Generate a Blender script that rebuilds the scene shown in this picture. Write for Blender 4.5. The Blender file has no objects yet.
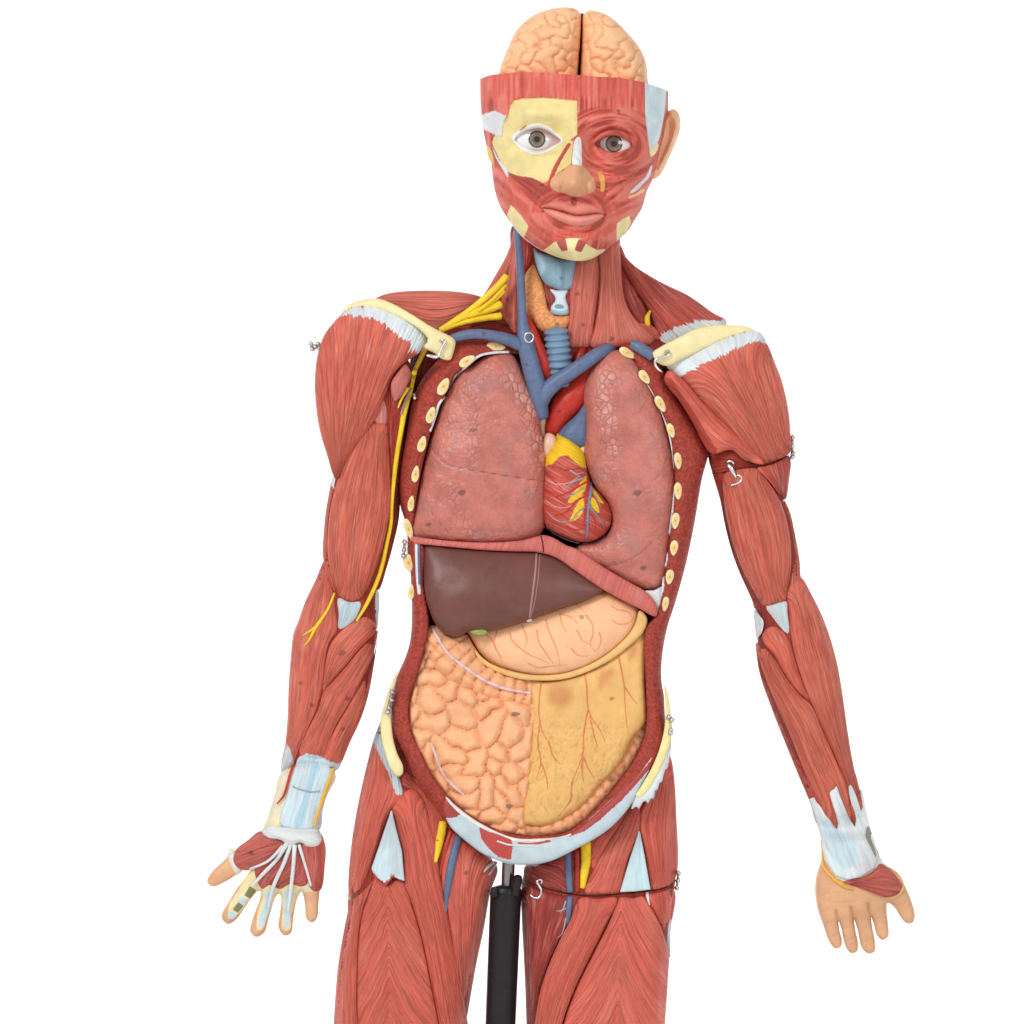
import bpy, math, random
import numpy as np
from mathutils import Vector
from mathutils.geometry import delaunay_2d_cdt
from mathutils.bvhtree import BVHTree

random.seed(4)
RNG = np.random.default_rng(7)
S = bpy.context.scene
COL = S.collection

# ------------------------------------------------------------------ layout
# The model is measured in millimetres on its own frontal plane (x to the right,
# y downwards, d towards the viewer), then set into the room.
CAM = 6000.0            # camera distance, mm
YC = 512.0
FLOOR = 1500.0          # y of the floor
ZC = (FLOOR - YC) / 1000.0


def world(x, y, d):
    f = (CAM - d) / CAM
    return np.stack([(x - 512.0) * f / 1000.0, -d / 1000.0, ZC + (YC - y) * f / 1000.0], axis=-1)


# ------------------------------------------------------------------ 2-D helpers
def A(p):
    return np.asarray(p, dtype=float)


def resample(P, step, closed):
    P = A(P)
    if closed:
        P = np.vstack([P, P[:1]])
    seg = np.linalg.norm(np.diff(P, axis=0), axis=1)
    keep = np.concatenate([[True], seg > 1e-6])
    P = P[keep]
    s = np.concatenate([[0], np.cumsum(np.linalg.norm(np.diff(P, axis=0), axis=1))])
    n = max(int(round(s[-1] / step)), 6 if closed else 2)
    t = np.linspace(0, s[-1], n + 1)
    out = np.stack([np.interp(t, s, P[:, k]) for k in range(P.shape[1])], axis=1)
    return out[:-1] if closed else out


def spline(P, closed=True, sub=8):
    """centripetal Catmull-Rom through the points"""
    P = A(P)
    n = len(P)
    out = []
    rng = range(n) if closed else range(n - 1)
    for i in rng:
        if closed:
            p0, p1, p2, p3 = P[i - 1], P[i], P[(i + 1) % n], P[(i + 2) % n]
        else:
            p1, p2 = P[i], P[i + 1]
            p0 = P[i - 1] if i > 0 else 2 * p1 - p2
            p3 = P[i + 2] if i + 2 < n else 2 * p2 - p1
        t1 = max(np.linalg.norm(p1 - p0) ** .5, 1e-3)
        t2 = t1 + max(np.linalg.norm(p2 - p1) ** .5, 1e-3)
        t3 = t2 + max(np.linalg.norm(p3 - p2) ** .5, 1e-3)
        for t in np.linspace(t1, t2, sub, endpoint=False):
            a1 = p0 * (t1 - t) / t1 + p1 * t / t1
            a2 = p1 * (t2 - t) / (t2 - t1) + p2 * (t - t1) / (t2 - t1)
            a3 = p2 * (t3 - t) / (t3 - t2) + p3 * (t - t2) / (t3 - t2)
            b1 = a1 * (t2 - t) / t2 + a2 * t / t2
            b2 = a2 * (t3 - t) / (t3 - t1) + a3 * (t - t1) / (t3 - t1)
            out.append(b1 * (t2 - t) / (t2 - t1) + b2 * (t - t1) / (t2 - t1))
    if not closed:
        out.append(P[-1])
    return A(out)


def dist_line(V, L, closed=False):
    V = A(V)
    L = A(L)
    if closed:
        L = np.vstack([L, L[:1]])
    best = np.full(len(V), 1e18)
    for a, b in zip(L[:-1], L[1:]):
        e = b - a
        q = max(float(e @ e), 1e-12)
        t = np.clip(((V - a) @ e) / q, 0, 1)
        w = V - a - t[:, None] * e
        best = np.minimum(best, (w * w).sum(1))
    return np.sqrt(best)


def inside(V, L):
    V = A(V)
    L = A(L)
    r = np.zeros(len(V), bool)
    x, y = V[:, 0], V[:, 1]
    n = len(L)
    for i in range(n):
        x1, y1 = L[i]
        x2, y2 = L[(i + 1) % n]
        if y1 == y2:
            continue
        c = ((y1 > y) != (y2 > y)) & (x < (x2 - x1) * (y - y1) / (y2 - y1) + x1)
        r ^= c
    return r


def sdist(V, L):
    """signed distance to a closed outline, positive inside"""
    d = dist_line(V, L, True)
    return np.where(inside(V, L), d, -d)


def smooth(a, b, x):
    t = np.clip((x - a) / (b - a), 0, 1)
    return t * t * (3 - 2 * t)


_T = RNG.random((512, 512))


def vnoise(x, y, seed=0):
    x = np.asarray(x, float) + 1000.37 + seed * 17.13
    y = np.asarray(y, float) + 1000.71 + seed * 5.77
    xi = np.floor(x).astype(int)
    yi = np.floor(y).astype(int)
    fx, fy = x - xi, y - yi
    fx = fx * fx * (3 - 2 * fx)
    fy = fy * fy * (3 - 2 * fy)
    g = lambda a, b: _T[a & 511, b & 511]
    return (g(xi, yi) * (1 - fx) + g(xi + 1, yi) * fx) * (1 - fy) + (g(xi, yi + 1) * (1 - fx) + g(xi + 1, yi + 1) * fx) * fy


def fbm(x, y, seed=0, n=3):
    r, a, t = 0, 1, 0
    for k in range(n):
        r = r + a * vnoise(np.asarray(x) * 2 ** k, np.asarray(y) * 2 ** k, seed + 3 * k)
        t += a
        a *= .5
    return r / t


# ------------------------------------------------------------------ flat triangulation
class Plate:
    pass


def plate(outline, sp, smooth_outline=True, inset=0.0):
    L = spline(outline) if smooth_outline else A(outline)
    L = resample(L, sp * .8, True)
    if inset:
        T = np.roll(L, -1, 0) - np.roll(L, 1, 0)
        T /= np.maximum(np.linalg.norm(T, axis=1), 1e-9)[:, None]
        ar = np.sum(L[:, 0] * np.roll(L[:, 1], -1) - np.roll(L[:, 0], -1) * L[:, 1])
        L = resample(L + np.stack([-T[:, 1], T[:, 0]], 1) * inset * (1 if ar > 0 else -1), sp * .8, True)
    lo, hi = L.min(0), L.max(0)
    gx = np.arange(lo[0], hi[0], sp)
    gy = np.arange(lo[1], hi[1], sp * .866)
    G = np.stack(np.meshgrid(gx, gy), -1)
    G[1::2, :, 0] += sp * .5
    G = G.reshape(-1, 2)
    G = G[inside(G, L)]
    G = G[dist_line(G, L, True) > sp * 1.25]
    # an inset ring keeps the rounded edge round
    T = np.roll(L, -1, 0) - np.roll(L, 1, 0)
    T /= np.maximum(np.linalg.norm(T, axis=1), 1e-9)[:, None]
    N = np.stack([-T[:, 1], T[:, 0]], 1)
    area = .5 * np.sum(L[:, 0] * np.roll(L[:, 1], -1) - np.roll(L[:, 0], -1) * L[:, 1])
    if area < 0:
        N = -N
    R = L + N * sp * .5
    R = R[inside(R, L)]
    R = R[dist_line(R, L, True) > sp * .38]
    pts = np.vstack([L, R, G])
    v, e, f, *_ = delaunay_2d_cdt([Vector(p) for p in pts], [], [list(range(len(L)))], 1, 1e-5)
    P = Plate()
    P.V = A([[q[0], q[1]] for q in v])
    F = np.asarray([t for t in f if len(t) == 3], int)
    # orientation: counter-clockwise seen from the front (x right, y down)
    a, b, c = P.V[F[:, 0]], P.V[F[:, 1]], P.V[F[:, 2]]
    cr = (b[:, 0] - a[:, 0]) * (c[:, 1] - a[:, 1]) - (b[:, 1] - a[:, 1]) * (c[:, 0] - a[:, 0])
    F = F[np.abs(cr) > 1e-9]
    cr = cr[np.abs(cr) > 1e-9]
    F[cr > 0] = F[cr > 0][:, ::-1]
    P.F = F
    ed = np.vstack([F[:, [0, 1]], F[:, [1, 2]], F[:, [2, 0]]])
    key = np.sort(ed, 1)
    _, inv, cnt = np.unique(key, axis=0, return_inverse=True, return_counts=True)
    P.bedges = ed[cnt[inv.reshape(-1)] == 1]
    P.B = np.zeros(len(P.V), bool)
    P.B[P.bedges.ravel()] = True
    P.L = L
    P.area = abs(area)
    return P


def _weights(P):
    if hasattr(P, 'W'):
        return
    V, F = P.V, P.F
    n = len(V)
    I, J, W = [], [], []
    m = np.zeros(n)
    for k in range(3):
        i, j, o = F[:, k], F[:, (k + 1) % 3], F[:, (k + 2) % 3]
        e1, e2 = V[i] - V[o], V[j] - V[o]
        cr = np.abs(e1[:, 0] * e2[:, 1] - e1[:, 1] * e2[:, 0])
        w = np.clip(.5 * (e1 * e2).sum(1) / np.maximum(cr, 1e-6), 0.02, 10)
        I += [i, j]
        J += [j, i]
        W += [w, w]
        m += np.bincount(i, cr / 2, n) / 3 + np.bincount(j, cr / 2, n) / 3 + np.bincount(o, cr / 2, n) / 3
    P.I, P.J, P.W = np.concatenate(I), np.concatenate(J), np.concatenate(W)
    P.m = m / 3
    P.dg = np.bincount(P.I, P.W, n)


def _cg(P, free, b, x):
    n = len(P.V)
    mul = lambda q: (P.dg * q - np.bincount(P.I, P.W * q[P.J], n)) * free
    r = (b - mul(x)) * free
    z = r / np.maximum(P.dg, 1e-9)
    p = z.copy()
    rz = r @ z
    b0 = max(np.linalg.norm(r), 1e-12)
    for it in range(900):
        q = mul(p)
        pq = p @ q
        if pq <= 0:
            break
        al = rz / pq
        x = x + al * p
        r = r - al * q
        if np.linalg.norm(r) < 1e-4 * b0:
            break
        z = r / np.maximum(P.dg, 1e-9)
        rz2 = r @ z
        p = z + rz2 / rz * p
        rz = rz2
    return x


def solve(P, fixed, g, guess):
    """harmonic function with the values g on the fixed points"""
    _weights(P)
    n = len(P.V)
    free = (~fixed).astype(float)
    gg = np.where(fixed, g, 0.0)
    b = np.bincount(P.I, P.W * gg[P.J], n) - P.dg * gg
    x = _cg(P, free, b * free, np.where(fixed, 0, guess))
    return np.where(fixed, g, x)


def poisson(P):
    """u with laplace(u) = -4 and u = 0 on the outline: sqrt(u) is the inflated shape"""
    _weights(P)
    free = (~P.B).astype(float)
    return np.maximum(_cg(P, free, 4 * P.m * free, np.zeros(len(P.V))), 0)


# ------------------------------------------------------------------ objects
ORG = {}


def empty(name, loc, parent=None):
    o = bpy.data.objects.new(name, None)
    COL.objects.link(o)
    o.empty_display_size = .05
    ORG[o.name] = A(loc)
    o.location = A(loc) - (ORG[parent.name] if parent else 0)
    o.parent = parent
    return o


def mesh_object(name, V3, faces, mat, parent=None, attrs=None, smooth_shade=True):
    """V3 in world metres"""
    V3 = A(V3)
    c = (V3.min(0) + V3.max(0)) / 2
    me = bpy.data.meshes.new(name)
    me.from_pydata((V3 - c).tolist(), [], [list(map(int, f)) for f in faces])
    me.update()
    if smooth_shade:
        me.polygons.foreach_set('use_smooth', [True] * len(me.polygons))
    for k, a in (attrs or {}).items():
        a = np.asarray(a, np.float32)
        if a.ndim == 1:
            t = me.attributes.new(k, 'FLOAT', 'POINT')
            t.data.foreach_set('value', a)
        else:
            t = me.attributes.new(k, 'FLOAT_VECTOR', 'POINT')
            t.data.foreach_set('vector', a.ravel())
    o = bpy.data.objects.new(name, me)
    COL.objects.link(o)
    me.materials.append(mat)
    ORG[o.name] = c
    o.location = c - (ORG[parent.name] if parent else 0)
    o.parent = parent
    return o


class Shape:
    """one built shape, kept for draping others on it"""
    def __init__(s, V, F, edge=None):
        s.t = BVHTree.FromPolygons([tuple(v) for v in V], [tuple(int(i) for i in f) for f in F])
        s.E = A(V) if edge is None else A(V)[edge]

    def d(s, x, y):
        h = s.t.ray_cast(Vector((x, y, 900)), Vector((0, 0, -1)))
        return h[0].z if h[0] is not None else None

    def edge(s, x, y):
        """depth of the outline where it comes nearest, and how near"""
        q = (s.E[:, 0] - x) ** 2 + (s.E[:, 1] - y) ** 2
        i = int(np.argmin(q))
        return s.E[i, 2], q[i]


def front(shapes, x, y, default=0.0):
    b = None
    for s in shapes:
        r = s.d(x, y)
        if r is not None and (b is None or r > b):
            b = r
    if b is None:
        b = min((s.edge(x, y) for s in shapes), key=lambda t: t[1])[0]
    return b


def fib_axis(P, ax):
    """fibre coordinates from ax[0] to ax[1]: a harmonic field that is 0 on one side of the outline and 1 on the
    other, free at both ends, so fibres run smoothly and gather where the muscle narrows"""
    V, L = P.V, P.L
    a, b = A(ax[0]), A(ax[1])
    f0, f1 = (ax[2], ax[3]) if len(ax) > 3 else (.06, .06)
    i = int(np.argmin(((L - a) ** 2).sum(1)))
    j = int(np.argmin(((L - b) ** 2).sum(1)))
    n = len(L)
    c1 = A([L[(i + k) % n] for k in range(((j - i) % n) + 1)])
    c2 = A([L[(j + k) % n] for k in range(((i - j) % n) + 1)])
    ln = max(np.linalg.norm(b - a), 1)
    w = P.area / ln
    e = (b - a) / ln
    s = (V - a) @ e / ln
    d1, d2 = dist_line(V, c1), dist_line(V, c2)
    u0 = d1 / np.maximum(d1 + d2, 1e-6)
    fixed = P.B & (s > f0) & (s < 1 - f1)
    if fixed.sum() < 4:
        fixed = P.B
    g = np.where(fixed, (d1 > d2).astype(float), 0)
    u = solve(P, fixed, g, u0)
    return np.stack([u * w * 1.15, (V - a) @ e, np.zeros(len(V))], 1)


SEED = [0]


def body(name, parent, outline, mat=None, base=0.0, k=.6, p=1.0, cap=None, back='flat', thick=2.0, sp=2.4,
         fib=None, patches=(), disp=None, smooth_outline=True, split=None, inset=0.0, relax=0, front_fn=None, extra=None, ret=False, matkw=None, flatten=None):
    """A closed rounded solid over an outline.
    base: number, f(V) or a list of Shapes to lie on; k scales the inflation; back: 'flat' (thick) or 'round'."""
    P = plate(outline, sp, smooth_outline, inset)
    V = P.V
    SEED[0] += 1
    seed = SEED[0]
    if isinstance(base, (list, tuple)):
        bs = A([front(base, x, y) for x, y in V])
        bs = bs - 1.0
    elif callable(base):
        bs = base(V)
    else:
        bs = np.full(len(V), float(base))
    edge = np.minimum(dist_line(V, P.L, True) / 4, 1)
    if relax:
        _weights(P)
        cn = np.maximum(np.bincount(P.I, minlength=len(V)), 1)
        for _ in range(relax):
            bs = np.bincount(P.I, bs[P.J], len(V)) / cn
    if front_fn is not None:
        dF = front_fn(V, P)
        u = None
    else:
        u = poisson(P)
        h = k * np.sqrt(u)
        if p != 1.0:
            hm = max(h.max(), 1e-6)
            h = hm * (h / hm) ** p
        if cap:
            h = cap * (1 - np.exp(-h / cap))
        if flatten:
            h = np.where(h > flatten, flatten + (h - flatten) * .3, h)
        dF = bs + h
    if disp is not None:
        dF = dF + disp(V, P) * np.where(P.B, 0, edge)
    if back == 'round':
        dB = bs - k * np.sqrt(u if u is not None else poisson(P))
    elif back == 'flat':
        dB = bs - thick * np.minimum(1, edge * 1.0 + 0)
    else:
        dB = back(V, P)
    n = len(V)
    if split:
        bi = np.where(P.B)[0]
        mb = np.zeros(n, int)
        mb[bi] = np.arange(len(bi))
        nb = len(bi)
        V3 = np.vstack([np.column_stack([V, dF]), np.column_stack([V, dB]), np.column_stack([V[bi], dF[bi]]), np.column_stack([V[bi], dB[bi]])])
        F = [list(t) for t in P.F] + [[t[2] + n, t[1] + n, t[0] + n] for t in P.F]
        F += [[2 * n + mb[b], 2 * n + mb[a], 2 * n + nb + mb[a], 2 * n + nb + mb[b]] for a, b in P.bedges]
        src = np.concatenate([np.arange(n), np.arange(n), bi, bi])
    else:
        inner = np.where(~P.B)[0]
        mp = np.arange(n)
        mp[inner] = n + np.arange(len(inner))
        V3 = np.vstack([np.column_stack([V, dF]), np.column_stack([V[inner], dB[inner]])])
        F = [list(t) for t in P.F] + [[mp[t[2]], mp[t[1]], mp[t[0]]] for t in P.F]
        src = np.concatenate([np.arange(n), inner])
    VV = V[src]
    at = {}
    if fib is None:
        fb = np.stack([VV[:, 0], VV[:, 1], V3[:, 2]], 1)
    elif callable(fib):
        fb = fib(VV)
    else:
        fb = fib_axis(P, fib)[src]
    fb = fb.copy()
    fb[:, 2] += seed * 7.3 if fib is not None else 0
    at['fib'] = fb
    pm = []
    for i, q in enumerate(patches):
        poly = q[0]
        if callable(poly):
            sdv = poly(VV)
        else:
            pl = resample(spline(poly) if (len(q) < 5 or q[4]) else A(poly), 1.5, True)
            sdv = sdist(VV, pl)
        at['p%d' % i] = sdv
        pm.append((q[1], q[2] if len(q) > 2 else 0, q[3] if len(q) > 3 else .7))
    if extra:
        for kx, fx in extra.items():
            at[kx] = fx(VV)
    if mat is None or pm or matkw:
        mat = make_mat(mat or MUSCLE, pm, **(matkw or {}))
    elif isinstance(mat, dict):
        mat = make_mat(mat, [])
    o = mesh_object(name, world(V3[:, 0], V3[:, 1], V3[:, 2]), F, mat, parent, at)
    sh = Shape(np.column_stack([V, dF]), P.F, np.where(P.B)[0])
    o_sh[o.name] = sh
    return (o, sh)


o_sh = {}


def tube(name, parent, pts, rad, mat, sides=12, step=2.5, flat=1.0, disp=None, closed=False, patches=(), smooth_path=True):
    """round tube along (x, y, d) points; rad a number or one per point"""
    pts = A(pts)
    r = np.full(len(pts), float(rad)) if np.isscalar(rad) else A(rad)
    Q = np.column_stack([pts, r])
    Q = spline(Q, closed) if smooth_path and len(Q) > 2 else Q
    Q = resample(Q, step, closed)
    C, R = Q[:, :3], Q[:, 3]
    n = len(C)
    T = (np.roll(C, -1, 0) - np.roll(C, 1, 0)) if closed else np.gradient(C, axis=0)
    T /= np.maximum(np.linalg.norm(T, axis=1), 1e-9)[:, None]
    up = np.tile(A([0, 0, 1.0]), (n, 1))
    par = np.abs((T * up).sum(1)) > .9
    up[par] = A([0, 1.0, 0])
    B = np.cross(T, up)
    B /= np.maximum(np.linalg.norm(B, axis=1), 1e-9)[:, None]
    U = np.cross(B, T)
    s = np.concatenate([[0], np.cumsum(np.linalg.norm(np.diff(C, axis=0), axis=1))])
    rows = []
    fb = []
    for a in np.arange(sides) * 2 * math.pi / sides:
        rr = R if disp is None else R * disp(s, a)
        rows.append(C + (B * math.cos(a) + U * math.sin(a) * flat) * rr[:, None])
        fb.append(np.column_stack([np.full(n, a / math.pi * 8), s, np.full(n, 3.0)]))
    V = np.stack(rows, 1).reshape(-1, 3)
    fb = np.stack(fb, 1).reshape(-1, 3)
    F = []
    m = n if closed else n - 1
    for i in range(m):
        i2 = (i + 1) % n
        for k in range(sides):
            k2 = (k + 1) % sides
            F.append([i * sides + k, i * sides + k2, i2 * sides + k2, i2 * sides + k])
    if not closed:
        for e, i, sg in ((C[0] - T[0] * R[0] * .35, 0, 0), (C[-1] + T[-1] * R[-1] * .35, n - 1, 1)):
            c = len(V)
            V = np.vstack([V, e])
            fb = np.vstack([fb, fb[i * sides]])
            for k in range(sides):
                k2 = (k + 1) % sides
                F.append([c, i * sides + k2, i * sides + k] if not sg else [c, i * sides + k, i * sides + k2])
    at = {'fib': fb}
    pm = []
    for i, q in enumerate(patches):
        at['p%d' % i] = sdist(V[:, :2], q[0])
        pm.append((q[1], q[2], q[3]))
    if pm or isinstance(mat, dict):
        mat = make_mat(mat, pm)
    W = world(V[:, 0], V[:, 1], V[:, 2])
    o = mesh_object(name, W, F, mat, parent, at)
    # winding: outwards
    me = o.data
    import bmesh
    bm = bmesh.new()
    bm.from_mesh(me)
    bmesh.ops.recalc_face_normals(bm, faces=bm.faces)
    bm.to_mesh(me)
    bm.free()
    sh = Shape(V, F)
    o_sh[o.name] = sh
    return o, sh


def draped(name, parent, pts, rad, mat, on, lift=.3, step=2.5, sides=8, flat=.7, **kw):
    """a vessel or nerve lying on shapes already built"""
    L = resample(spline(pts, False) if len(pts) > 2 else A(pts), step, False)
    d = A([front(on, x, y) for x, y in L])
    if len(d) > 6:
        kk = np.ones(3) / 3
        dd = np.convolve(np.pad(d, 1, mode='edge'), kk, 'valid')
        d = np.maximum(d, dd)
    if np.isscalar(rad):
        r = np.full(len(L), float(rad))
    else:
        r = np.interp(np.linspace(0, 1, len(L)), np.linspace(0, 1, len(rad)), rad)
    return tube(name, parent, np.column_stack([L, d + lift]), r, mat, sides=sides, step=step, flat=flat, smooth_path=False, **kw)


# ------------------------------------------------------------------ materials
def srgb(r, g, b):
    f = lambda c: (c / 255 / 12.92) if c / 255 <= .04045 else ((c / 255 + .055) / 1.055) ** 2.4
    return (f(r), f(g), f(b), 1.0)


class NT:
    def __init__(s, name):
        s.m = bpy.data.materials.new(name)
        s.m.use_nodes = True
        s.t = s.m.node_tree
        s.t.nodes.clear()
        s.out = s.n('ShaderNodeOutputMaterial')
        s.b = s.n('ShaderNodeBsdfPrincipled')
        s.l(s.b.outputs[0], s.out.inputs[0])

    def n(s, typ, **kw):
        x = s.t.nodes.new(typ)
        for k, v in kw.items():
            setattr(x, k, v)
        return x

    def l(s, a, b):
        s.t.links.new(a, b)

    def attr(s, name):
        x = s.n('ShaderNodeAttribute', attribute_name=name)
        return x

    def math(s, op, a, b=None, c=None, clamp=False):
        x = s.n('ShaderNodeMath', operation=op, use_clamp=clamp)
        for i, v in enumerate((a, b, c)):
            if v is None:
                continue
            if isinstance(v, (int, float)):
                x.inputs[i].default_value = v
            else:
                s.l(v, x.inputs[i])
        return x.outputs[0]

    def scale(s, vec, sc):
        x = s.n('ShaderNodeVectorMath', operation='MULTIPLY')
        s.l(vec, x.inputs[0])
        x.inputs[1].default_value = sc
        return x.outputs[0]

    def noise(s, vec, detail=3, rough=.55, scale=1.0, dist=0.0):
        x = s.n('ShaderNodeTexNoise')
        x.inputs['Scale'].default_value = scale
        x.inputs['Detail'].default_value = detail
        x.inputs['Roughness'].default_value = rough
        x.inputs['Distortion'].default_value = dist
        s.l(vec, x.inputs['Vector'])
        return x.outputs[0]

    def ramp(s, f, a, b):
        x = s.n('ShaderNodeMapRange')
        x.interpolation_type = 'SMOOTHSTEP'
        s.l(f, x.inputs[0])
        x.inputs[1].default_value = a
        x.inputs[2].default_value = b
        return x.outputs[0]

    def mix(s, f, a, b):
        x = s.n('ShaderNodeMix', data_type='RGBA')
        for i, v in ((0, f), (6, a), (7, b)):
            if isinstance(v, (int, float)):
                x.inputs[i].default_value = v
            elif isinstance(v, tuple):
                x.inputs[i].default_value = v
            else:
                s.l(v, x.inputs[i])
        return x.outputs[2]

    def bump(s, h, dist, strength=1.0, prev=None):
        x = s.n('ShaderNodeBump')
        x.inputs['Strength'].default_value = strength
        x.inputs['Distance'].default_value = dist
        s.l(h, x.inputs['Height'])
        if prev is not None:
            s.l(prev, x.inputs['Normal'])
        return x.outputs[0]


def mulc(c, f):
    return (min(c[0] * f, 1), min(c[1] * f, 1), min(c[2] * f, 1), 1)


_MC = {}


def make_mat(K, pm, **kw):
    K = dict(K)
    K.update(kw)
    key = repr((sorted(K.items(), key=lambda t: t[0]), pm))
    if key in _MC:
        return _MC[key]
    t = NT(K.get('name', 'paint'))
    base = K['base']
    fib = t.attr('fib').outputs['Vector']
    kind = K.get('kind', 'plain')
    nrm = None
    geo = t.n('ShaderNodeNewGeometry').outputs['Position']
    blot = t.noise(t.scale(geo, (1, 1, 1)), 4, .6, K.get('blotscale', 28))
    if kind == 'fibre':
        fx = K.get('fx', .48)
        n1 = t.noise(t.scale(fib, (fx, K.get('fy', .016), 1)), 3, .65)
        n2 = t.noise(t.scale(fib, (fx * .28, .01, 1)), 2, .5)
        n3 = t.noise(t.scale(fib, (fx * 1.7, .03, 1)), 2, .6)
        col = t.mix(t.ramp(n1, .36, .64), mulc(base, K.get('dark', .7)), mulc(base, 1.1))
        col = t.mix(t.math('MULTIPLY', t.ramp(n3, .52, .70), K.get('streak', .55)), col, K.get('light', srgb(228, 150, 135)))
        col = t.mix(t.math('MULTIPLY', t.ramp(n2, .62, .42), .15), col, mulc(base, .62))
        hsum = t.math('ADD', t.math('MULTIPLY', n1, .8), t.math('MULTIPLY', n2, 1.3))
        hsum = t.math('ADD', hsum, t.math('MULTIPLY', n3, .3))
        nrm = t.bump(hsum, K.get('bump', .0042))
        edge_noise = t.noise(t.scale(fib, (fx * 1.3, .03, 1)), 3, .7)
    elif kind == 'grain':
        n1 = t.noise(fib, 3, .7, K.get('gs', .35))
        n2 = t.noise(t.scale(fib, (1, 1, 1)), 3, .6, .05)
        col = t.mix(t.ramp(n1, .32, .68), mulc(base, .72), mulc(base, 1.25))
        n4 = t.noise(fib, 2, .5, K.get('gs', .35) * 1.6)
        col = t.mix(t.math('MULTIPLY', t.ramp(n4, .68, .78), K.get('fleck', .3)), col, srgb(225, 160, 150))
        nrm = t.bump(n1, K.get('bump', .003))
        edge_noise = n1
    elif kind == 'lung':
        n0 = t.noise(fib, 3, .6, .05)
        wv = t.n('ShaderNodeVectorMath', operation='ADD')
        wn = t.n('ShaderNodeTexNoise')
        wn.inputs['Scale'].default_value = .09
        t.l(fib, wn.inputs['Vector'])
        sc = t.scale(wn.outputs['Color'], (4, 4, 0))
        t.l(fib, wv.inputs[0])
        t.l(sc, wv.inputs[1])
        fl = t.scale(wv.outputs[0], (.15, .13, 0))
        vo = t.n('ShaderNodeTexVoronoi', feature='DISTANCE_TO_EDGE')
        vo.inputs['Scale'].default_value = 1.0
        t.l(fl, vo.inputs['Vector'])
        vc = t.n('ShaderNodeTexVoronoi')
        vc.inputs['Scale'].default_value = 1.0
        t.l(fl, vc.inputs['Vector'])
        cellv = t.n('ShaderNodeSeparateColor')
        t.l(vc.outputs['Color'], cellv.inputs[0])
        dv = vo.outputs[0]
        band = t.attr('band').outputs['Fac']
        n2 = t.noise(fib, 2, .5, .035)
        bm = t.math('MAXIMUM', t.ramp(band, 0, 1), t.math('MULTIPLY', t.ramp(n2, .5, .66), .55))
        col = t.mix(t.ramp(n0, .34, .66), mulc(base, .86), mulc(base, 1.12))
        col = t.mix(t.math('MULTIPLY', t.ramp(blot, .47, .66), .6), col, srgb(172, 118, 114))
        line = t.math('MULTIPLY', t.ramp(dv, .075, .0), t.math('ADD', t.math('MULTIPLY', bm, .55), .16))
        col = t.mix(line, col, srgb(158, 92, 86))
        cell = t.math('MULTIPLY', t.math('MULTIPLY', bm, t.ramp(dv, .03, .14)), t.ramp(cellv.outputs[0], .15, .8))
        col = t.mix(t.math('MULTIPLY', cell, t.math('MULTIPLY', t.ramp(band, .2, 1.4), .42)), col, srgb(236, 192, 184))  # pale cells along the band: a highlight painted into the colour
        nrm = t.bump(t.math('MULTIPLY', t.ramp(dv, 0, .25), bm), .0006)
        n5 = t.noise(fib, 3, .6, .12)
        nrm = t.bump(n5, .002, 1, nrm)
        edge_noise = n0
    else:
        n1 = t.noise(fib, 4, .65, K.get('gs', .1))
        a = K.get('var', .1)
        col = t.mix(t.ramp(n1, .3, .7), mulc(base, 1 - a), mulc(base, 1 + a))
        if K.get('tint'):
            n2 = t.noise(fib, 3, .6, K.get('ts', .05))
            col = t.mix(t.math('MULTIPLY', t.ramp(n2, .5, .72), K.get('tintf', .5)), col, K['tint'])
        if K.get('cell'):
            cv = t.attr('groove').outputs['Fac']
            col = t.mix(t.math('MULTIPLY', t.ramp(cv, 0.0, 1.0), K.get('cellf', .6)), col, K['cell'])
        nrm = t.bump(n1, K.get('bump', .0012))
        edge_noise = t.noise(fib, 3, .6, .4)
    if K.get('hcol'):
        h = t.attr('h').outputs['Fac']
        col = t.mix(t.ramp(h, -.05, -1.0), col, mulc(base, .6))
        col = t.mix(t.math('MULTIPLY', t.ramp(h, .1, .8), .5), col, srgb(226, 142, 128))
    # blotchy hand-painted unevenness
    col = t.mix(t.math('MULTIPLY', t.ramp(blot, .55, .36), K.get('blot', .26)), col, mulc(base, .66))
    if kind == 'fibre':
        blot2 = t.noise(t.scale(fib, (.05, .012, 1)), 3, .6)
        col = t.mix(t.math('MULTIPLY', t.ramp(blot2, .52, .72), .3), col, K.get('pale', mulc((min(base[0] * 1.1, 1), base[1] * 1.7, base[2] * 1.8, 1), 1)))
        col = t.mix(t.math('MULTIPLY', t.ramp(blot2, .46, .3), .3), col, mulc((base[0] * .9, base[1] * .62, base[2] * .6, 1), .9))
    pn = t.noise(t.scale(fib, (.5, .03, 1)) if kind == 'fibre' else fib, 3, .5, .7 if kind == 'fibre' else .07)
    for i, (c, amp, soft) in enumerate(pm):
        v = t.attr('p%d' % i).outputs['Fac']
        if amp:
            v = t.math('ADD', v, t.math('MULTIPLY', t.math('SUBTRACT', edge_noise, .5), amp * 2.6))
        f = t.ramp(v, -soft * .5, soft * .5)
        if len(c) > 3 and c[3] < 1:
            f = t.math('MULTIPLY', f, c[3])
        c = (c[0], c[1], c[2], 1)
        cc = t.mix(t.ramp(pn, .3, .7), mulc(c, .9), mulc(c, 1.05))
        col = t.mix(f, col, cc)
    t.l(col, t.b.inputs['Base Color'])
    t.b.inputs['Roughness'].default_value = K.get('rough', .5)
    t.b.inputs['Metallic'].default_value = K.get('metal', 0)
    t.b.inputs['Specular IOR Level'].default_value = K.get('spec', .28)
    if nrm is not None:
        t.l(nrm, t.b.inputs['Normal'])
    _MC[key] = t.m
    return t.m


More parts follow.
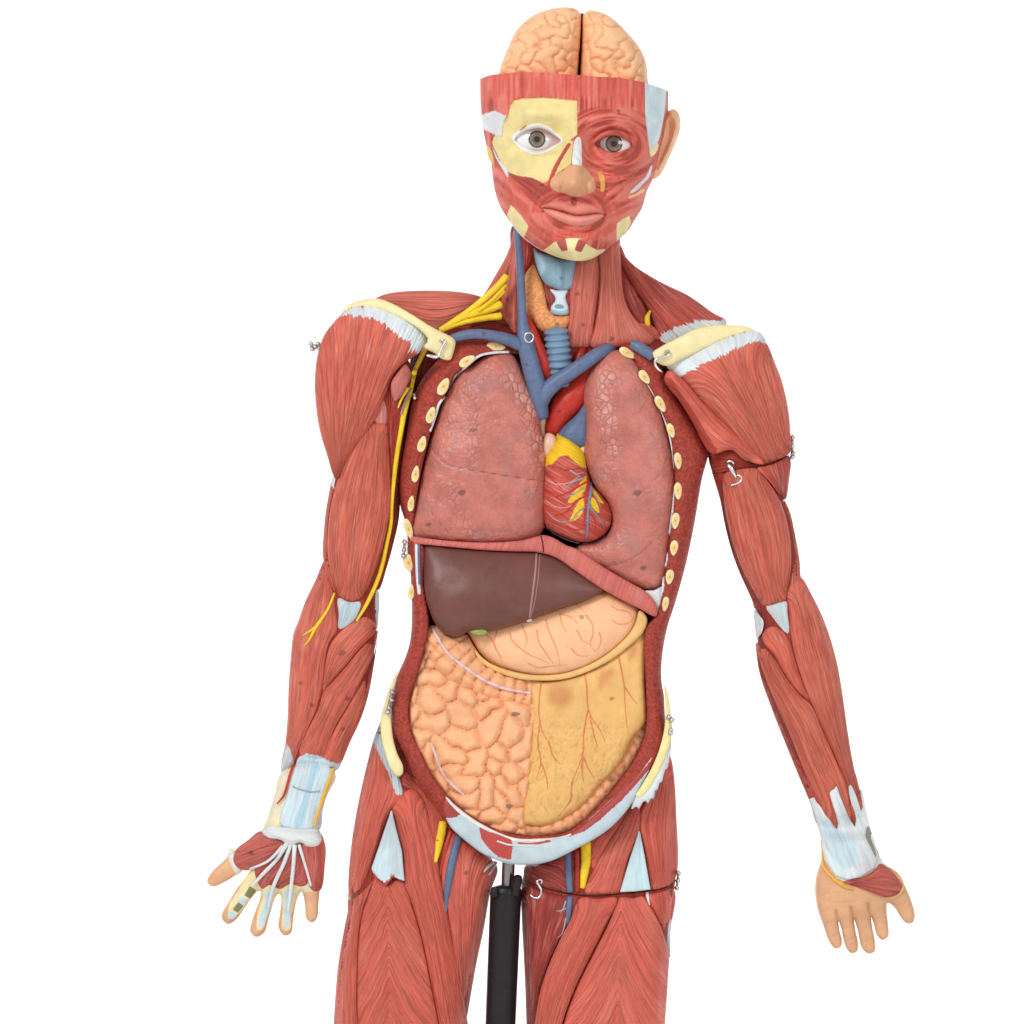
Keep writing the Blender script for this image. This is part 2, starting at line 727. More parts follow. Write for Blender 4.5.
MUSCLE = dict(name='painted_muscle', kind='fibre', base=srgb(214, 106, 87), spec=.2)
MUSCLE_ARM = dict(MUSCLE, base=srgb(214, 106, 86))
MUSCLE_THIGH = dict(MUSCLE, base=srgb(214, 104, 86), bump=.004, streak=.38)
MUSCLE_PALE = dict(MUSCLE, base=srgb(214, 114, 98), bump=.0026)
MUSCLE_DEEP = dict(MUSCLE, base=srgb(166, 60, 48), streak=.2)
RIM = dict(name='cut_flesh', kind='grain', base=srgb(168, 66, 54), bump=.0028, gs=.3, rough=.6)
LUNG = dict(name='lung_paint', kind='lung', base=srgb(194, 114, 100), rough=.36, spec=.42)
LIVER = dict(name='liver_paint', base=srgb(112, 67, 60), gs=.05, var=.08, rough=.4, spec=.4, bump=.0006)
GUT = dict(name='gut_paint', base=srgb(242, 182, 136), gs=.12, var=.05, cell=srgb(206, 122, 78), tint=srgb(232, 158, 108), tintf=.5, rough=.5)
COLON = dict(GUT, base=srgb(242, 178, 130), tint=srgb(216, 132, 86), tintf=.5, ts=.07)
STOM = dict(name='stomach_paint', base=srgb(243, 188, 144), gs=.06, var=.04, tint=srgb(248, 180, 130), tintf=.4, rough=.48)
OMENT = dict(name='omentum_paint', base=srgb(228, 181, 112), gs=.1, var=.05, tint=srgb(218, 160, 84), tintf=.3, cell=srgb(196, 138, 66), cellf=.5, rough=.45)
BRAIN = dict(name='brain_paint', base=srgb(246, 192, 144), gs=.1, var=.03, cell=srgb(200, 122, 80), cellf=.75, rough=.5)
BONE = dict(name='bone_paint', base=srgb(240, 226, 172), gs=.1, var=.06, rough=.5, tint=srgb(226, 200, 128), tintf=.3)
CART = dict(name='white_tendon', kind='fibre', base=srgb(214, 222, 224), dark=.9, streak=.3, light=srgb(240, 244, 244), bump=.0014)
VEIN = dict(name='vein_paint', base=srgb(98, 113, 144), gs=.15, var=.1, rough=.35)
ARTERY = dict(name='artery_paint', base=srgb(190, 52, 40), gs=.1, var=.12, rough=.32)
NERVE = dict(name='nerve_paint', base=srgb(244, 208, 44), gs=.15, var=.1, rough=.42, tint=srgb(214, 160, 30), tintf=.4)
SKIN = dict(name='skin_paint', base=srgb(222, 170, 130), gs=.07, var=.05, rough=.34, spec=.5, tint=srgb(212, 150, 110), tintf=.4)
THYROID = dict(name='thyroid_paint', kind='grain', base=srgb(238, 158, 102), gs=.3, bump=.0014, fleck=.08)
LARYNX = dict(name='cartilage_paint', base=srgb(136, 168, 186), gs=.08, var=.1, rough=.4)
WHITE = dict(name='white_paint', base=srgb(222, 226, 226), gs=.2, var=.05, rough=.4)
STEEL = dict(name='bright_steel', base=srgb(200, 200, 205), gs=.3, var=.05, rough=.22, metal=1.0, bump=.0002)
BLACKM = dict(name='black_plastic', base=srgb(34, 31, 34), gs=.3, var=.1, rough=.38, bump=.0004)
DARK = dict(name='gap_shade', base=srgb(44, 20, 18), gs=.2, var=.1, rough=.7)  # near-black paint standing in for the shade inside gaps
c_white = srgb(216, 224, 228)
c_blue = srgb(196, 216, 224)
c_bone = srgb(240, 226, 168)
c_red = srgb(184, 74, 64)
c_mark = tuple(list(srgb(70, 50, 50)[:3]) + [.6])


def mark(x, y, r=2.2, a=.6, seed=0):
    n = 9
    return ([(x + r * 1.3 * math.cos(k * 6.283 / n) * (1 + .3 * math.sin(3 * k + x)), y + r * math.sin(k * 6.283 / n) * (1 + .3 * math.cos(2 * k + y))) for k in range(n)],
            tuple(list(srgb(74, 58, 56)[:3]) + [a]), .6, 1.6)


# ================================================================== THE MODEL
model = empty('anatomical_model', (0, 0, 0))
model['label'] = 'life-size human muscle figure with open chest and belly showing the painted organs'
model['category'] = 'anatomical model'

# ------------------------------------------------------------------ torso
OUTER = [(522, 350), (506, 344), (492, 341.5), (476, 340), (462, 341), (450, 346), (438, 360), (424, 376), (412, 401), (405, 439), (400, 474), (400, 504), (404.5, 520),
         (407, 534), (407.5, 560), (409.6, 567), (411.6, 596), (411.6, 625), (409.6, 643), (405, 658), (398, 674), (394, 690), (391, 709),
         (395, 733), (405, 756), (414, 776), (430, 800), (450, 826), (480, 846), (513, 856), (546, 854), (576, 843), (609, 823), (632, 804),
         (655, 775), (667, 744), (665, 716), (664, 696), (661.5, 680), (662, 658), (667, 629), (675.5, 602), (685.5, 566), (694, 526),
         (702, 479), (708, 453), (704, 442), (694, 424), (680, 402), (667, 380), (658, 360), (645, 350), (630, 345), (612, 343), (570, 344), (545, 348)]
INNER = [(512, 352.5), (480, 356.5), (467, 367), (456, 373), (445, 393), (433, 423), (423, 459), (416.5, 493), (413, 519), (413, 537), (422, 545),
         (423, 585), (428, 623), (420, 663), (408, 703), (410, 729), (420, 753), (436, 782), (453, 802), (480, 822), (513, 835), (539, 837),
         (569, 832), (596, 810), (619, 783), (639, 753), (647, 726), (646.5, 680), (646, 630), (657, 615), (665, 579), (670.5, 536), (674, 506),
         (675.5, 476), (672, 446), (662, 410), (646, 380), (632, 356), (620, 349.5), (600, 349), (560, 351), (530, 355)]
INN = resample(spline(INNER), 2, True)


def torso_front(V, P):
    so = sdist(V, P.L)
    si = sdist(V, INN)
    r = 24 * np.sqrt(np.maximum(1 - (1 - np.clip(so / 20, 0, 1)) ** 2, 0))
    r = r - 5 * smooth(-9, 0, si)
    r = np.where(si > 0, r - (86) * smooth(0, 6, si), r)
    op = smooth(519, 525, V[:, 0]) * smooth(622, 616, V[:, 0]) * smooth(366, 360, V[:, 1])
    return r * (1 - op) - 62 * op


def torso_back(V, P):
    so = sdist(V, P.L)
    return -95 * np.sqrt(np.maximum(1 - (1 - np.clip(so / 105, 0, 1)) ** 2, 0))


def torso_fib(V):
    return np.stack([V[:, 0], V[:, 1], 0 * V[:, 0]], 1)


torso, T_SH = body('torso', model, OUTER, RIM, front_fn=torso_front, back=torso_back, sp=2.2, thick=90, fib=torso_fib,
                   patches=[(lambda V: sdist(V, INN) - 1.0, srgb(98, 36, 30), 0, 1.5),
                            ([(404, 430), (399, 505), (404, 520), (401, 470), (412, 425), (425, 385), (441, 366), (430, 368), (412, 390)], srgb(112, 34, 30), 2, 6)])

# cut ribs in the rim
for cx, cy, rx, ry, ang, lean in [(496, 346.5, 9.6, 4.3, 6, 0), (467, 361, 9.0, 4.6, -33, 0), (443.5, 386.5, 9.6, 5, -62, 0),
                            (431, 415, 8.7, 4.4, -72, 0), (422, 444, 8.4, 4.2, -74, 0), (415.6, 474, 8.6, 3.7, -80, 0),
                            (411, 503, 8.6, 3.2, -84, 0), (408.5, 529, 11, 4, 72, 0), (408.5, 563, 9.2, 5, 78, 0), (411.2, 592, 8, 3.3, -86, 0),
                            (627.5, 353, 9.2, 4.2, 30, 0), (644.5, 377, 8, 4.4, 55, 0), (660.5, 404, 9, 4.3, 62, 0), (671, 430.6, 7.6, 3.7, 72, 0),
                            (678, 461, 8.6, 3.8, 84, 0), (678, 491, 8.7, 4, 88, 0), (675.5, 521, 8.3, 4, 96, 0), (674, 548, 7.8, 4, 96, 0),
                            (669.7, 577, 7.6, 4, 98, 0), (665.4, 604, 7.6, 3.3, 100, 0)]:
    a = math.radians(ang)
    ca, sa = math.cos(a), math.sin(a)
    def ell(f, egg=.22):
        o = []
        for k in range(16):
            q = k * math.pi / 8
            ux, uy = rx * f * math.cos(q), ry * f * math.sin(q) * (1 - egg * math.cos(q))
            o.append((cx + 1.0 * (ux * ca - uy * sa), cy + 1.0 * (ux * sa + uy * ca)))
        return o
    body('rib', torso, ell(1), dict(BONE, base=srgb(238, 222, 172)), base=max(front([T_SH], cx + q, cy) for q in (-3, 0, 3)) + .3, k=.5, cap=2.2, sp=1.2, thick=7,
         patches=[(ell(.62), srgb(232, 198, 126), .5, 1.2), (ell(.2), srgb(196, 130, 78), .5, 1.2)])

# thin pleura edge along the rim
ple = [(509, 352), (496, 352.5), (480, 355.5), (470, 363), (461, 371), (455, 376), (450, 386), (446, 395), (439, 404), (436, 414), (433, 423), (430, 431)]
draped('pleura_edge', torso, ple, 1.3, WHITE, [T_SH], lift=.6, step=2)
ple2 = [(648, 383), (655, 395), (661, 408), (666, 420), (671, 436), (674, 455), (675.5, 476), (675, 500), (673, 520), (671, 534), (669, 546), (668.5, 560), (666, 572), (664, 590), (660, 606)]
ple2 = [(x - 1.4, y) for x, y in ple2]
draped('pleura_edge', torso, ple2, [.5, .6, .9, .5, .9, 1.5, .8, 1.5, 1.2], WHITE, [T_SH], lift=4.0, step=2)

# strip of vessels cut beside the liver
draped('rib_vessel', torso, [(416.5, 541), (417, 560), (418, 580), (419.5, 594)], 1.9, WHITE, [T_SH], lift=.8)
draped('rib_vessel', torso, [(418.6, 542), (419, 562), (419.6, 584)], 1.3, VEIN, [T_SH], lift=2.2)
draped('rib_vessel', torso, [(411, 539), (417, 540), (425, 536.5)], 1.4, WHITE, [T_SH], lift=1.5)

# belly band over the pubis
PUB = [(446, 797), (455, 805), (480, 823), (513, 837.5), (539, 838.5), (569, 834), (597, 812), (621, 790), (640, 771), (652, 757), (650, 768), (641, 785),
       (630, 806), (609, 829), (576, 849), (546, 862.5), (513, 864.5), (496, 860), (480, 852), (462, 838), (450, 826), (443, 808)]
CARTB = dict(name='belly_band', base=srgb(190, 206, 212), gs=.08, var=.06, rough=.42)
pub, PUB_SH = body('pubic_band', torso, PUB, CARTB, base=lambda V: 21 + 0 * V[:, 0], k=.5, cap=9, sp=1.8, thick=10,
                   patches=[([(440, 795), (452, 803), (462, 811), (459, 815), (450, 818), (438, 815)], srgb(168, 70, 66), 1.5, .8),
                            ([(479, 827), (490, 832), (500, 834), (511, 838), (513, 845), (511, 860), (498, 857), (488, 848), (481, 838)], srgb(186, 76, 68), .8, .8, False),
                            ([(518, 841), (540, 840.5), (552, 839.5), (551, 842), (538, 844.5), (518, 844)], srgb(186, 76, 68), .6, .7, False),
                            ([(568, 835), (590, 819), (612, 799), (640, 773), (656, 754), (660, 757), (642, 778), (622, 800), (600, 820), (585, 831), (569, 837)], srgb(170, 66, 62), 1.0, .8, False),
                            ([(445, 796), (455, 803), (480, 821), (513, 836), (539, 837), (569, 832), (572, 835), (540, 841), (513, 840.5), (478, 826), (458, 812), (448, 802)], srgb(236, 238, 236), .5, .8, False)])
draped('cut_line', pub, [(497, 841), (508, 844.5), (514, 845), (524, 846), (542, 846.5)], .9, WHITE, [PUB_SH], lift=.3, step=1.5)
draped('cut_line', pub, [(515, 841), (530, 842), (545, 840.5)], .8, WHITE, [PUB_SH], lift=.3, step=1.5)
body('navel_pin', pub, [(511, 840), (515, 839), (518, 841), (518, 845), (515, 847), (511, 845)], WHITE, base=[PUB_SH], k=.4, cap=1.2, sp=1,
     patches=[([(513, 842), (515, 841.5), (516, 843), (515, 844.5), (513, 844)], srgb(20, 14, 14), 0, .8)])

# hip bones
ILI1, ILI1_SH = body('hip_bone', torso, [(398, 671), (390, 686), (384, 704), (380.5, 720), (381.5, 738), (385, 753), (391, 769), (398, 776.5), (402.5, 774), (403, 766), (398, 755), (393.5, 740), (391.5, 722), (391.5, 706), (394, 690)],
                     BONE, base=12, k=.4, cap=4.5, sp=1.8, thick=12)
body('tendon', torso, [(671.5, 738), (667, 742), (660, 755), (650, 771), (640, 787), (633, 800), (631, 810), (636, 806.5), (639, 809), (643, 802), (646, 801), (648, 804), (650, 799), (654, 798), (655, 791), (658, 789), (659, 783), (662, 782), (664, 773), (668, 762), (671, 750)],
     dict(CART, base=srgb(212, 220, 222)), base=20, k=.4, cap=3, sp=1.5, smooth_outline=False, thick=12, fib=((670, 742), (634, 808)))
ILI2, ILI2_SH = body('hip_bone', torso, [(664.5, 685), (668, 694), (670.5, 712), (672, 728), (670, 744), (662, 766), (654, 781), (646, 793), (639, 798), (635.5, 795), (640, 788), (651, 769), (659, 750), (664, 730), (665.5, 710)],
                     dict(BONE, base=srgb(238, 224, 160)), base=22, k=.4, cap=4, sp=1.8, thick=24)

# ------------------------------------------------------------------ lungs
def line_groove(lines, w=.9, depth=1.6):
    LL = [resample(spline(l, False), 1.5, False) for l in lines]
    def f(V, P):
        r = 0
        for l in LL:
            d = dist_line(V, l)
            r = r - depth * np.exp(-(d / w) ** 2)
        return r
    return f


def band_l(V):
    a = dist_line(V, [(508, 378), (522, 394), (532, 416), (538, 440), (541, 462)])
    b = dist_line(V, [(468, 385), (474, 410), (477, 440), (470, 470)])
    c = dist_line(V, [(452, 490), (462, 520), (475, 536)])
    return np.maximum(1.5 - a / 11, .8 - np.minimum(b, c) / 20)


def band_r(V):
    a = dist_line(V, [(608, 378), (605, 400), (608, 425), (612, 448)])
    b = dist_line(V, [(606, 470), (618, 482)])
    return np.maximum(1.35 - a / 13, .8 - b / 20)


def lung_swell(V, P):
    return (fbm(V[:, 0] / 38, V[:, 1] / 38, 3) - .5) * 5


FIS_L = [[(429, 440), (436, 454), (446, 463.5), (479, 471), (515, 477), (544, 481)], [(428, 508), (440, 523), (453, 538)]]
FIS_R = [[(577, 548), (583, 559), (596, 566), (618, 564), (640, 553), (654, 540)]]
gl, gr = line_groove(FIS_L), line_groove(FIS_R)
LUNGL = [(508, 352), (497, 352.5), (486, 357), (473, 366), (463, 371.5), (448, 393), (436.5, 423), (426.5, 459.5), (418, 499), (412.5, 527), (413.5, 537.5), (428, 540), (446, 542), (489, 544), (523, 541),
         (537, 536), (543.5, 526), (545.5, 506), (546.5, 473), (543, 446), (536, 410), (526, 381), (516.5, 361)]
lung1, LU1 = body('lung', model, LUNGL, LUNG, base=-3, inset=-1.6, k=.5, p=.6, sp=2.2, back='flat', thick=40, disp=lambda V, P: lung_swell(V, P) + gl(V, P), extra={'band': band_l},
                  patches=[(lambda V: .7 - np.minimum(dist_line(V, resample(spline(FIS_L[0], False), 1.5, False)), dist_line(V, resample(spline(FIS_L[1], False), 1.5, False)) * 1.4), tuple(list(srgb(128, 66, 64)[:3]) + [.75]), 0, 1.0),
                           mark(472.5, 430, 2.6, .6), mark(461.5, 492.5, 3, .65), mark(428.5, 524.5, 2.4, .6)])
lung1['label'] = 'broad lung with two fissures beside the dark liver'
LUNGR = [(613, 351.5), (599, 360), (588.5, 376), (584.5, 393), (586, 419.6), (584, 443), (587.5, 466), (596, 487), (608, 501), (613, 519), (609.5, 532.5), (597, 543), (580, 546), (577, 549), (582, 558), (592, 564), (606, 570),
         (632, 584), (649, 590), (662, 587.5), (667.5, 569), (671.5, 526), (675, 486), (672, 450), (662, 416), (648.5, 383), (636, 361), (626, 352.5)]
lung2, LU2 = body('lung', model, LUNGR, LUNG, base=-3, inset=-1.4, k=.58, p=.6, sp=2.2, back='flat', thick=40, disp=lambda V, P: lung_swell(V, P) + gr(V, P), extra={'band': band_r},
                  patches=[(lambda V: .7 - dist_line(V, resample(spline(FIS_R[0], False), 1.5, False)), tuple(list(srgb(128, 66, 64)[:3]) + [.75]), 0, 1.0),
                           mark(637, 493, 3, .6), mark(643, 568, 2.6, .65)])
lung2['label'] = 'narrower lung notched around the heart'

# ------------------------------------------------------------------ great vessels and heart
body('chest_hollow_shade', model, [(524, 346), (600, 344), (606, 420), (612, 520), (590, 545), (550, 540), (538, 460), (520, 390)], DARK, base=-40, k=.1, sp=4, thick=4)  # dark sheet painting the deep shade behind the vessels and heart
tube('artery', model, [(524, 318, 2), (529, 330, 5), (536, 347, 4), (543, 364, 2), (549, 386, -4)], [5, 7, 8, 8.5, 8], ARTERY, sides=16)
tube('artery', model, [(586, 338, -26), (582, 352, -8), (574, 374, -6)], [5, 6, 6], dict(ARTERY, base=srgb(150, 36, 32)), sides=14)
aorta, AO = body('aorta', model, [(612, 352), (600, 358), (588, 364), (574, 376), (561, 386), (552, 398), (547, 414), (544, 434), (552, 440), (562, 434), (573, 419), (586, 408), (594, 392), (606, 375), (616, 362)], ARTERY,
                 base=-8, k=.85, sp=1.8, back='round', patches=[mark(559, 411, 1.8, .8)])
tube('vein', model, [(624, 338, -22), (613, 345, -8), (605, 350, 6), (596, 355, 13), (584, 363.5, 16), (570, 373, 16), (556, 382, 15), (545, 393, 12), (540, 404, 7)], [6, 6, 6, 6.6, 7, 7.4, 8, 8.4, 8], VEIN, sides=16,
     patches=[mark(579, 365, 1.6, .7)])
tube('vein', model, [(516, 226, 12), (519, 250, 12), (520.5, 275, 13), (521.5, 300, 14), (522.5, 320, 15), (525, 340, 16), (531, 366, 15), (537, 389, 12), (540.5, 417, 2)], [2.6, 3.8, 4.2, 4.4, 5, 8, 9.2, 9.6, 8.4], VEIN, sides=18,
     patches=[mark(527, 365, 1.8, .7)])
tube('vein', model, [(451, 339, 18), (463, 335.5, 22), (476, 334, 24), (492, 335.5, 24), (508, 339.5, 22), (524, 347, 15)], [4.2, 4.8, 5, 5.2, 6, 6.5], VEIN, sides=14,
     patches=[mark(484, 334, 2.2, .6)])
tube('vein', model, [(632, 343.5, 20), (642, 349, 22), (653, 356.5, 22)], [4.6, 5.6, 5.2], VEIN, sides=14)
pul, PU = body('pulmonary_trunk', model, [(587, 402), (576, 415), (564, 426), (557, 436), (559, 440), (570, 446), (579, 450), (588, 446), (590, 425)], VEIN, base=4, k=.85, sp=1.6, back='round')
body('heart_auricle', model, [(543, 440), (547, 433), (553, 434), (557, 440), (556, 448), (550, 456), (544, 460), (541, 452)], dict(SKIN, base=srgb(230, 186, 160), tint=srgb(220, 168, 140)), base=6, k=.8, sp=1.5)
body('heart_auricle', model, [(586, 431), (580, 440), (576, 450), (580, 456), (587, 454), (590, 440)], dict(BONE, base=srgb(234, 212, 160)), base=4, k=.8, sp=1.5)
body('connective_strip', model, [(538, 415), (545, 412), (546, 436), (542, 447), (538, 440)], dict(SKIN, base=srgb(228, 190, 150)), base=-6, k=.5, sp=1.8)

HEART = [(543.5, 466), (545, 455), (551, 447), (556, 439.5), (557, 433.5), (568, 436), (578, 444), (585, 455), (587, 467), (591, 483), (603, 496), (611, 508), (612.5, 519), (607, 532), (596, 540), (583, 542.5), (568, 539.5), (554, 533), (545, 525), (542.5, 508), (542.5, 490)]


def heart_fib(V):
    # bundles sweep from upper left down to the long furrow
    a = math.radians(28)
    x, y = V[:, 0] - 585, V[:, 1] - 490
    u = y * math.cos(a) + np.abs(x + .05 * y) * math.sin(a) * np.where(x < 0, 1.0, -1.0)
    return np.stack([u * 1.0, x, 0 * x], 1)


def heart_disp(V, P):
    u = heart_fib(V)[:, 0]
    w = smooth(456, 470, V[:, 1])
    return w * (vnoise(u * .22, V[:, 0] * .02, 5) - .5) * 3.2


heart, HE = body('heart', model, HEART, dict(MUSCLE, base=srgb(200, 84, 70), fx=.3, bump=.003, dark=.78, light=srgb(222, 172, 160)), base=2, k=.95, p=.85, sp=1.5, back='round', fib=heart_fib, disp=heart_disp,
                 patches=[([(543, 467), (545, 455), (552, 446), (556, 439), (557, 433), (568, 436), (578, 444), (585, 455), (588, 468), (582, 467), (574, 461), (568, 455), (560, 456), (552, 464)], srgb(240, 196, 42), 1.2, 1.0, False),
                          ([(586, 476), (574, 492), (568, 503), (576, 500), (585, 490)], srgb(238, 192, 50), 2.2, 1.0),
                          ([(582, 497), (573, 513), (570, 521), (577, 519), (584, 508)], srgb(238, 192, 50), 1.6, 1.0),
                          ([(592, 487), (601, 499), (604, 504), (597, 500)], srgb(240, 196, 42), .8, 1.0),
                          ([(592, 497), (597, 502), (599, 513), (593, 508), (590, 501)], srgb(240, 196, 42), .8, 1.0)])
body('fat_collar', heart, [(556.5, 434.5), (566, 437), (577, 444.5), (576, 449), (566, 443.5), (555.5, 441)], dict(NERVE, base=srgb(236, 194, 44)), base=[HE], k=.7, cap=3, sp=1.2)
COR = dict(ARTERY, base=srgb(186, 52, 46))
for pts, r, m in [([(546, 480), (556, 484), (568, 483), (580, 476)], [.5, .7, .6, .3], dict(COR, base=srgb(216, 160, 150))), ([(545, 500), (556, 507), (568, 507), (578, 500)], [.5, .7, .6, .3], dict(COR, base=srgb(214, 150, 140))),
                  ([(547, 512), (556, 520), (566, 522), (578, 516)], [.5, .6, .5, .3], dict(COR, base=srgb(170, 150, 156))), ([(584, 487), (574, 494), (563, 498)], [.8, .7, .3], dict(VEIN, base=srgb(160, 160, 176))),
                  ([(570, 470), (577, 474), (584, 472)], [.8, .8, .4], dict(VEIN, base=srgb(176, 168, 180))), ([(552, 466), (566, 470), (580, 468)], [.4, .7, .4], COR), ([(602, 505), (606, 514), (604, 524)], [.6, .5, .3], COR),
                  ([(566, 526), (576, 530), (583, 528)], [.4, .6, .4], COR),
                  ([(587, 462), (588.5, 478), (586, 495), (585, 510), (584, 526)], [1.5, 1.2, 1.0, .6], COR),
                  ([(591, 480), (590.5, 492), (589, 504), (588, 512), (587.5, 528), (586, 538)], [1.3, 1.4, 1.3, 1.1, .8], dict(VEIN, base=srgb(112, 138, 166))),
                  ([(589, 506), (595, 513), (601, 521), (604, 526)], [1.3, .9, .5], dict(VEIN, base=srgb(132, 138, 150))),
                  ([(586, 482), (576, 488), (565, 494), (557, 496)], [.9, .8, .4], COR),
                  ([(585.5, 496), (575, 502), (566, 512), (555, 516)], [.8, .7, .4], COR),
                  ([(545, 489), (553, 494), (560, 500), (566, 503)], [1.0, .9, .4], COR),
                  ([(546, 472), (556, 483), (562, 489)], [.9, .8, .4], COR),
                  ([(585, 507), (577, 513), (572, 522)], [.7, .6, .3], dict(VEIN, base=srgb(140, 140, 150))),
                  ([(588, 512), (594, 518), (596, 530)], [.7, .6, .3], COR),
                  ([(584, 478), (573, 482), (565, 489)], [1.1, 1.0, .4], dict(VEIN, base=srgb(156, 152, 166))),
                  ([(592, 492), (597, 499), (601, 508)], [.8, .7, .3], dict(VEIN, base=srgb(128, 140, 156)))]:
    draped('heart_vessel', heart, pts, r, m, [HE], lift=.1, step=1.6)
draped('heart_rim', model, [(545, 526), (555, 534), (569, 540.5), (583, 543.5), (597, 541), (608, 533)], [.9, 1.2, 1.2, 1.0, .4], dict(STEEL, base=srgb(150, 150, 152)), [HE, LU2], lift=-2, step=2)

# ------------------------------------------------------------------ diaphragm, liver, stomach
def dia_fib(V):
    return np.stack([V[:, 0] * 1.0 + V[:, 1] * .35, V[:, 1], 0 * V[:, 0]], 1)


DIA = [(411, 537), (413, 542.5), (430, 545), (450, 547), (482, 550), (512, 551.5), (538, 552.5), (556, 558), (575, 571), (597, 586), (618, 598), (640, 609), (655.5, 616.5), (657.5, 610), (652, 598), (645, 591), (632, 583.5), (606, 568.5), (590, 558), (577, 549), (566, 545), (554, 538), (544, 535), (538, 536), (523, 540), (489, 542.5), (446, 540.5), (428, 538.5)]
dia, DI = body('diaphragm', model, DIA, dict(MUSCLE_PALE, base=srgb(212, 114, 104), fx=.6, bump=.0012, dark=.8, streak=.25), base=lambda V: 20 + 0 * V[:, 0], k=.5, cap=7, sp=1.8, thick=14, fib=dia_fib)
body('tendon_sheet', model, [(645, 591), (654, 590), (664, 586), (664.5, 600), (661, 610), (657, 618), (654.5, 606), (650, 597)], WHITE, base=12, k=.4, cap=4, sp=1.8)
draped('cut_line', dia, [(541, 536), (543, 545), (543.5, 552)], .7, dict(MUSCLE_DEEP, base=srgb(120, 54, 50)), [DI], lift=.0, step=2)

LIV = [(424, 543), (450, 546), (482, 549), (512, 550.5), (537, 551.5), (557, 557), (576, 570), (596, 584), (604, 589.5), (592, 597.5), (575, 604), (559, 609.5), (526, 621), (508, 626.5), (489, 631), (478, 631), (469, 631.5), (462, 635.5), (455, 637), (447, 634.5), (440, 630), (434, 622), (430, 612), (426, 599), (424, 586), (423, 565)]
liver, LI = body('liver', model, LIV, LIVER, base=lambda V: 8 + 10 * smooth(540, 610, V[:, 1]), k=.42, p=.75, sp=2.4, thick=20, disp=lambda V, P: (fbm(V[:, 0] / 45, V[:, 1] / 45, 9) - .5) * 4,
                 patches=[mark(491, 569, 2.2, .45)])
draped('ligament', liver, [(536.5, 552.5), (535.5, 570), (532, 598), (529.5, 618)], 1.2, dict(LIVER, base=srgb(160, 122, 116)), [LI], lift=-.2)
draped('ligament', liver, [(540, 553), (538.5, 575), (535, 600), (531, 617)], .7, dict(LIVER, base=srgb(150, 108, 102)), [LI], lift=-.1)
body('ligament_tip', liver, [(526, 621), (528, 617), (530, 617), (532.5, 620.5), (529, 622)], WHITE, base=[LI], k=.5, cap=1.5, sp=1)
body('gall_bladder', model, [(470, 631), (476, 629), (484, 629), (488, 632), (484, 635), (476, 635.5)], dict(name='gall_paint', base=srgb(150, 166, 84), rough=.3), base=24, k=.7, sp=1.2)

STO = [(466, 629), (470, 637), (479.6, 653), (490, 663), (503, 670), (520, 675.5), (536, 678), (555, 678), (569, 675.5), (586, 670), (602, 662), (616, 652), (629, 641), (638, 628), (641, 614), (636, 604), (622, 598), (604, 590), (580, 598), (559, 604), (526, 615), (489, 626)]
EDGE_ST = [(479, 652), (490, 661), (503, 667.5), (520, 672.5), (536, 674.5), (555, 674), (569, 671.5), (586, 665.5), (602, 656.5), (616, 646), (629, 633), (637, 617), (640, 606), (645, 612), (644, 628), (630, 645), (603, 666), (570, 680), (536, 682), (500, 674), (480, 660)]
sto, ST = body('stomach', model, STO, STOM, base=-2, k=.56, p=.8, sp=2.0, thick=18, patches=[(EDGE_ST, srgb(226, 178, 96), .5, 1.0), mark(582, 617, 2.2, .5)])
EDG = [(474, 649), (482, 657), (491, 663.5), (503, 668.5), (520, 673), (536, 675), (555, 674.5), (569, 672), (586, 666), (602, 657.5), (616, 647), (628, 635), (635, 624), (640, 610), (647, 618), (645, 630), (633, 643), (618, 655), (602, 665), (586, 672.5), (570, 678), (553, 680.5), (536, 680.5), (519, 679), (502, 674), (489, 668), (479, 660)]
body('fat_band', sto, EDG, dict(OMENT, base=srgb(232, 186, 118)), base=14, k=.5, cap=4.5, sp=1.6, thick=10)
SV = dict(name='stomach_vessel', base=srgb(238, 146, 96), rough=.45)
for pts in [[(510, 633), (512, 640), (520, 648), (530, 655), (540, 659), (549, 663)], [(546, 620), (550, 634), (557, 650), (560, 665)], [(537, 630), (539, 642), (546, 653), (553, 663)],
            [(560, 614), (572, 618), (578, 624)], [(560, 614), (562, 624), (567, 633)], [(586, 615), (592, 624), (593, 634), (590, 644), (595, 651)], [(577, 630), (582, 640), (589, 644)],
            [(599, 632), (601, 640), (597, 650)], [(571, 648), (578, 655), (588, 656)], [(611, 606), (618, 610), (628, 612), (632, 617)], [(612, 620), (618, 624), (628, 623), (634, 618)],
            [(482, 632), (492, 640), (497, 650), (502, 662)], [(497, 632), (494, 645), (502, 658)], [(522, 625), (527, 640), (525, 648)], [(528, 663), (538, 667), (552, 666), (566, 665)], [(576, 605), (584, 611)]]:
    draped('stomach_vessel', sto, pts, [.75, .65, .3], SV, [ST], lift=-.1, step=2, sides=6)

# ------------------------------------------------------------------ bowels
SI = [(420, 660), (426, 648), (445, 672), (470, 686), (505, 698), (534, 700), (534, 740), (531, 780), (526, 812), (526, 838), (518, 836), (500, 834), (479, 824), (453, 804), (436, 784), (419.5, 755), (409.5, 730), (407.5, 708), (412, 684)]
seeds = []
_tries = 0
_r2 = np.random.default_rng(12)
while len(seeds) < 104 and _tries < 20000:
    _tries += 1
    q = _r2.uniform((396, 640), (544, 848))
    if all(math.hypot(q[0] - s[0], q[1] - s[1]) > 13.2 for s in seeds):
        seeds.append((q[0], q[1]))
SEEDS = A(seeds)
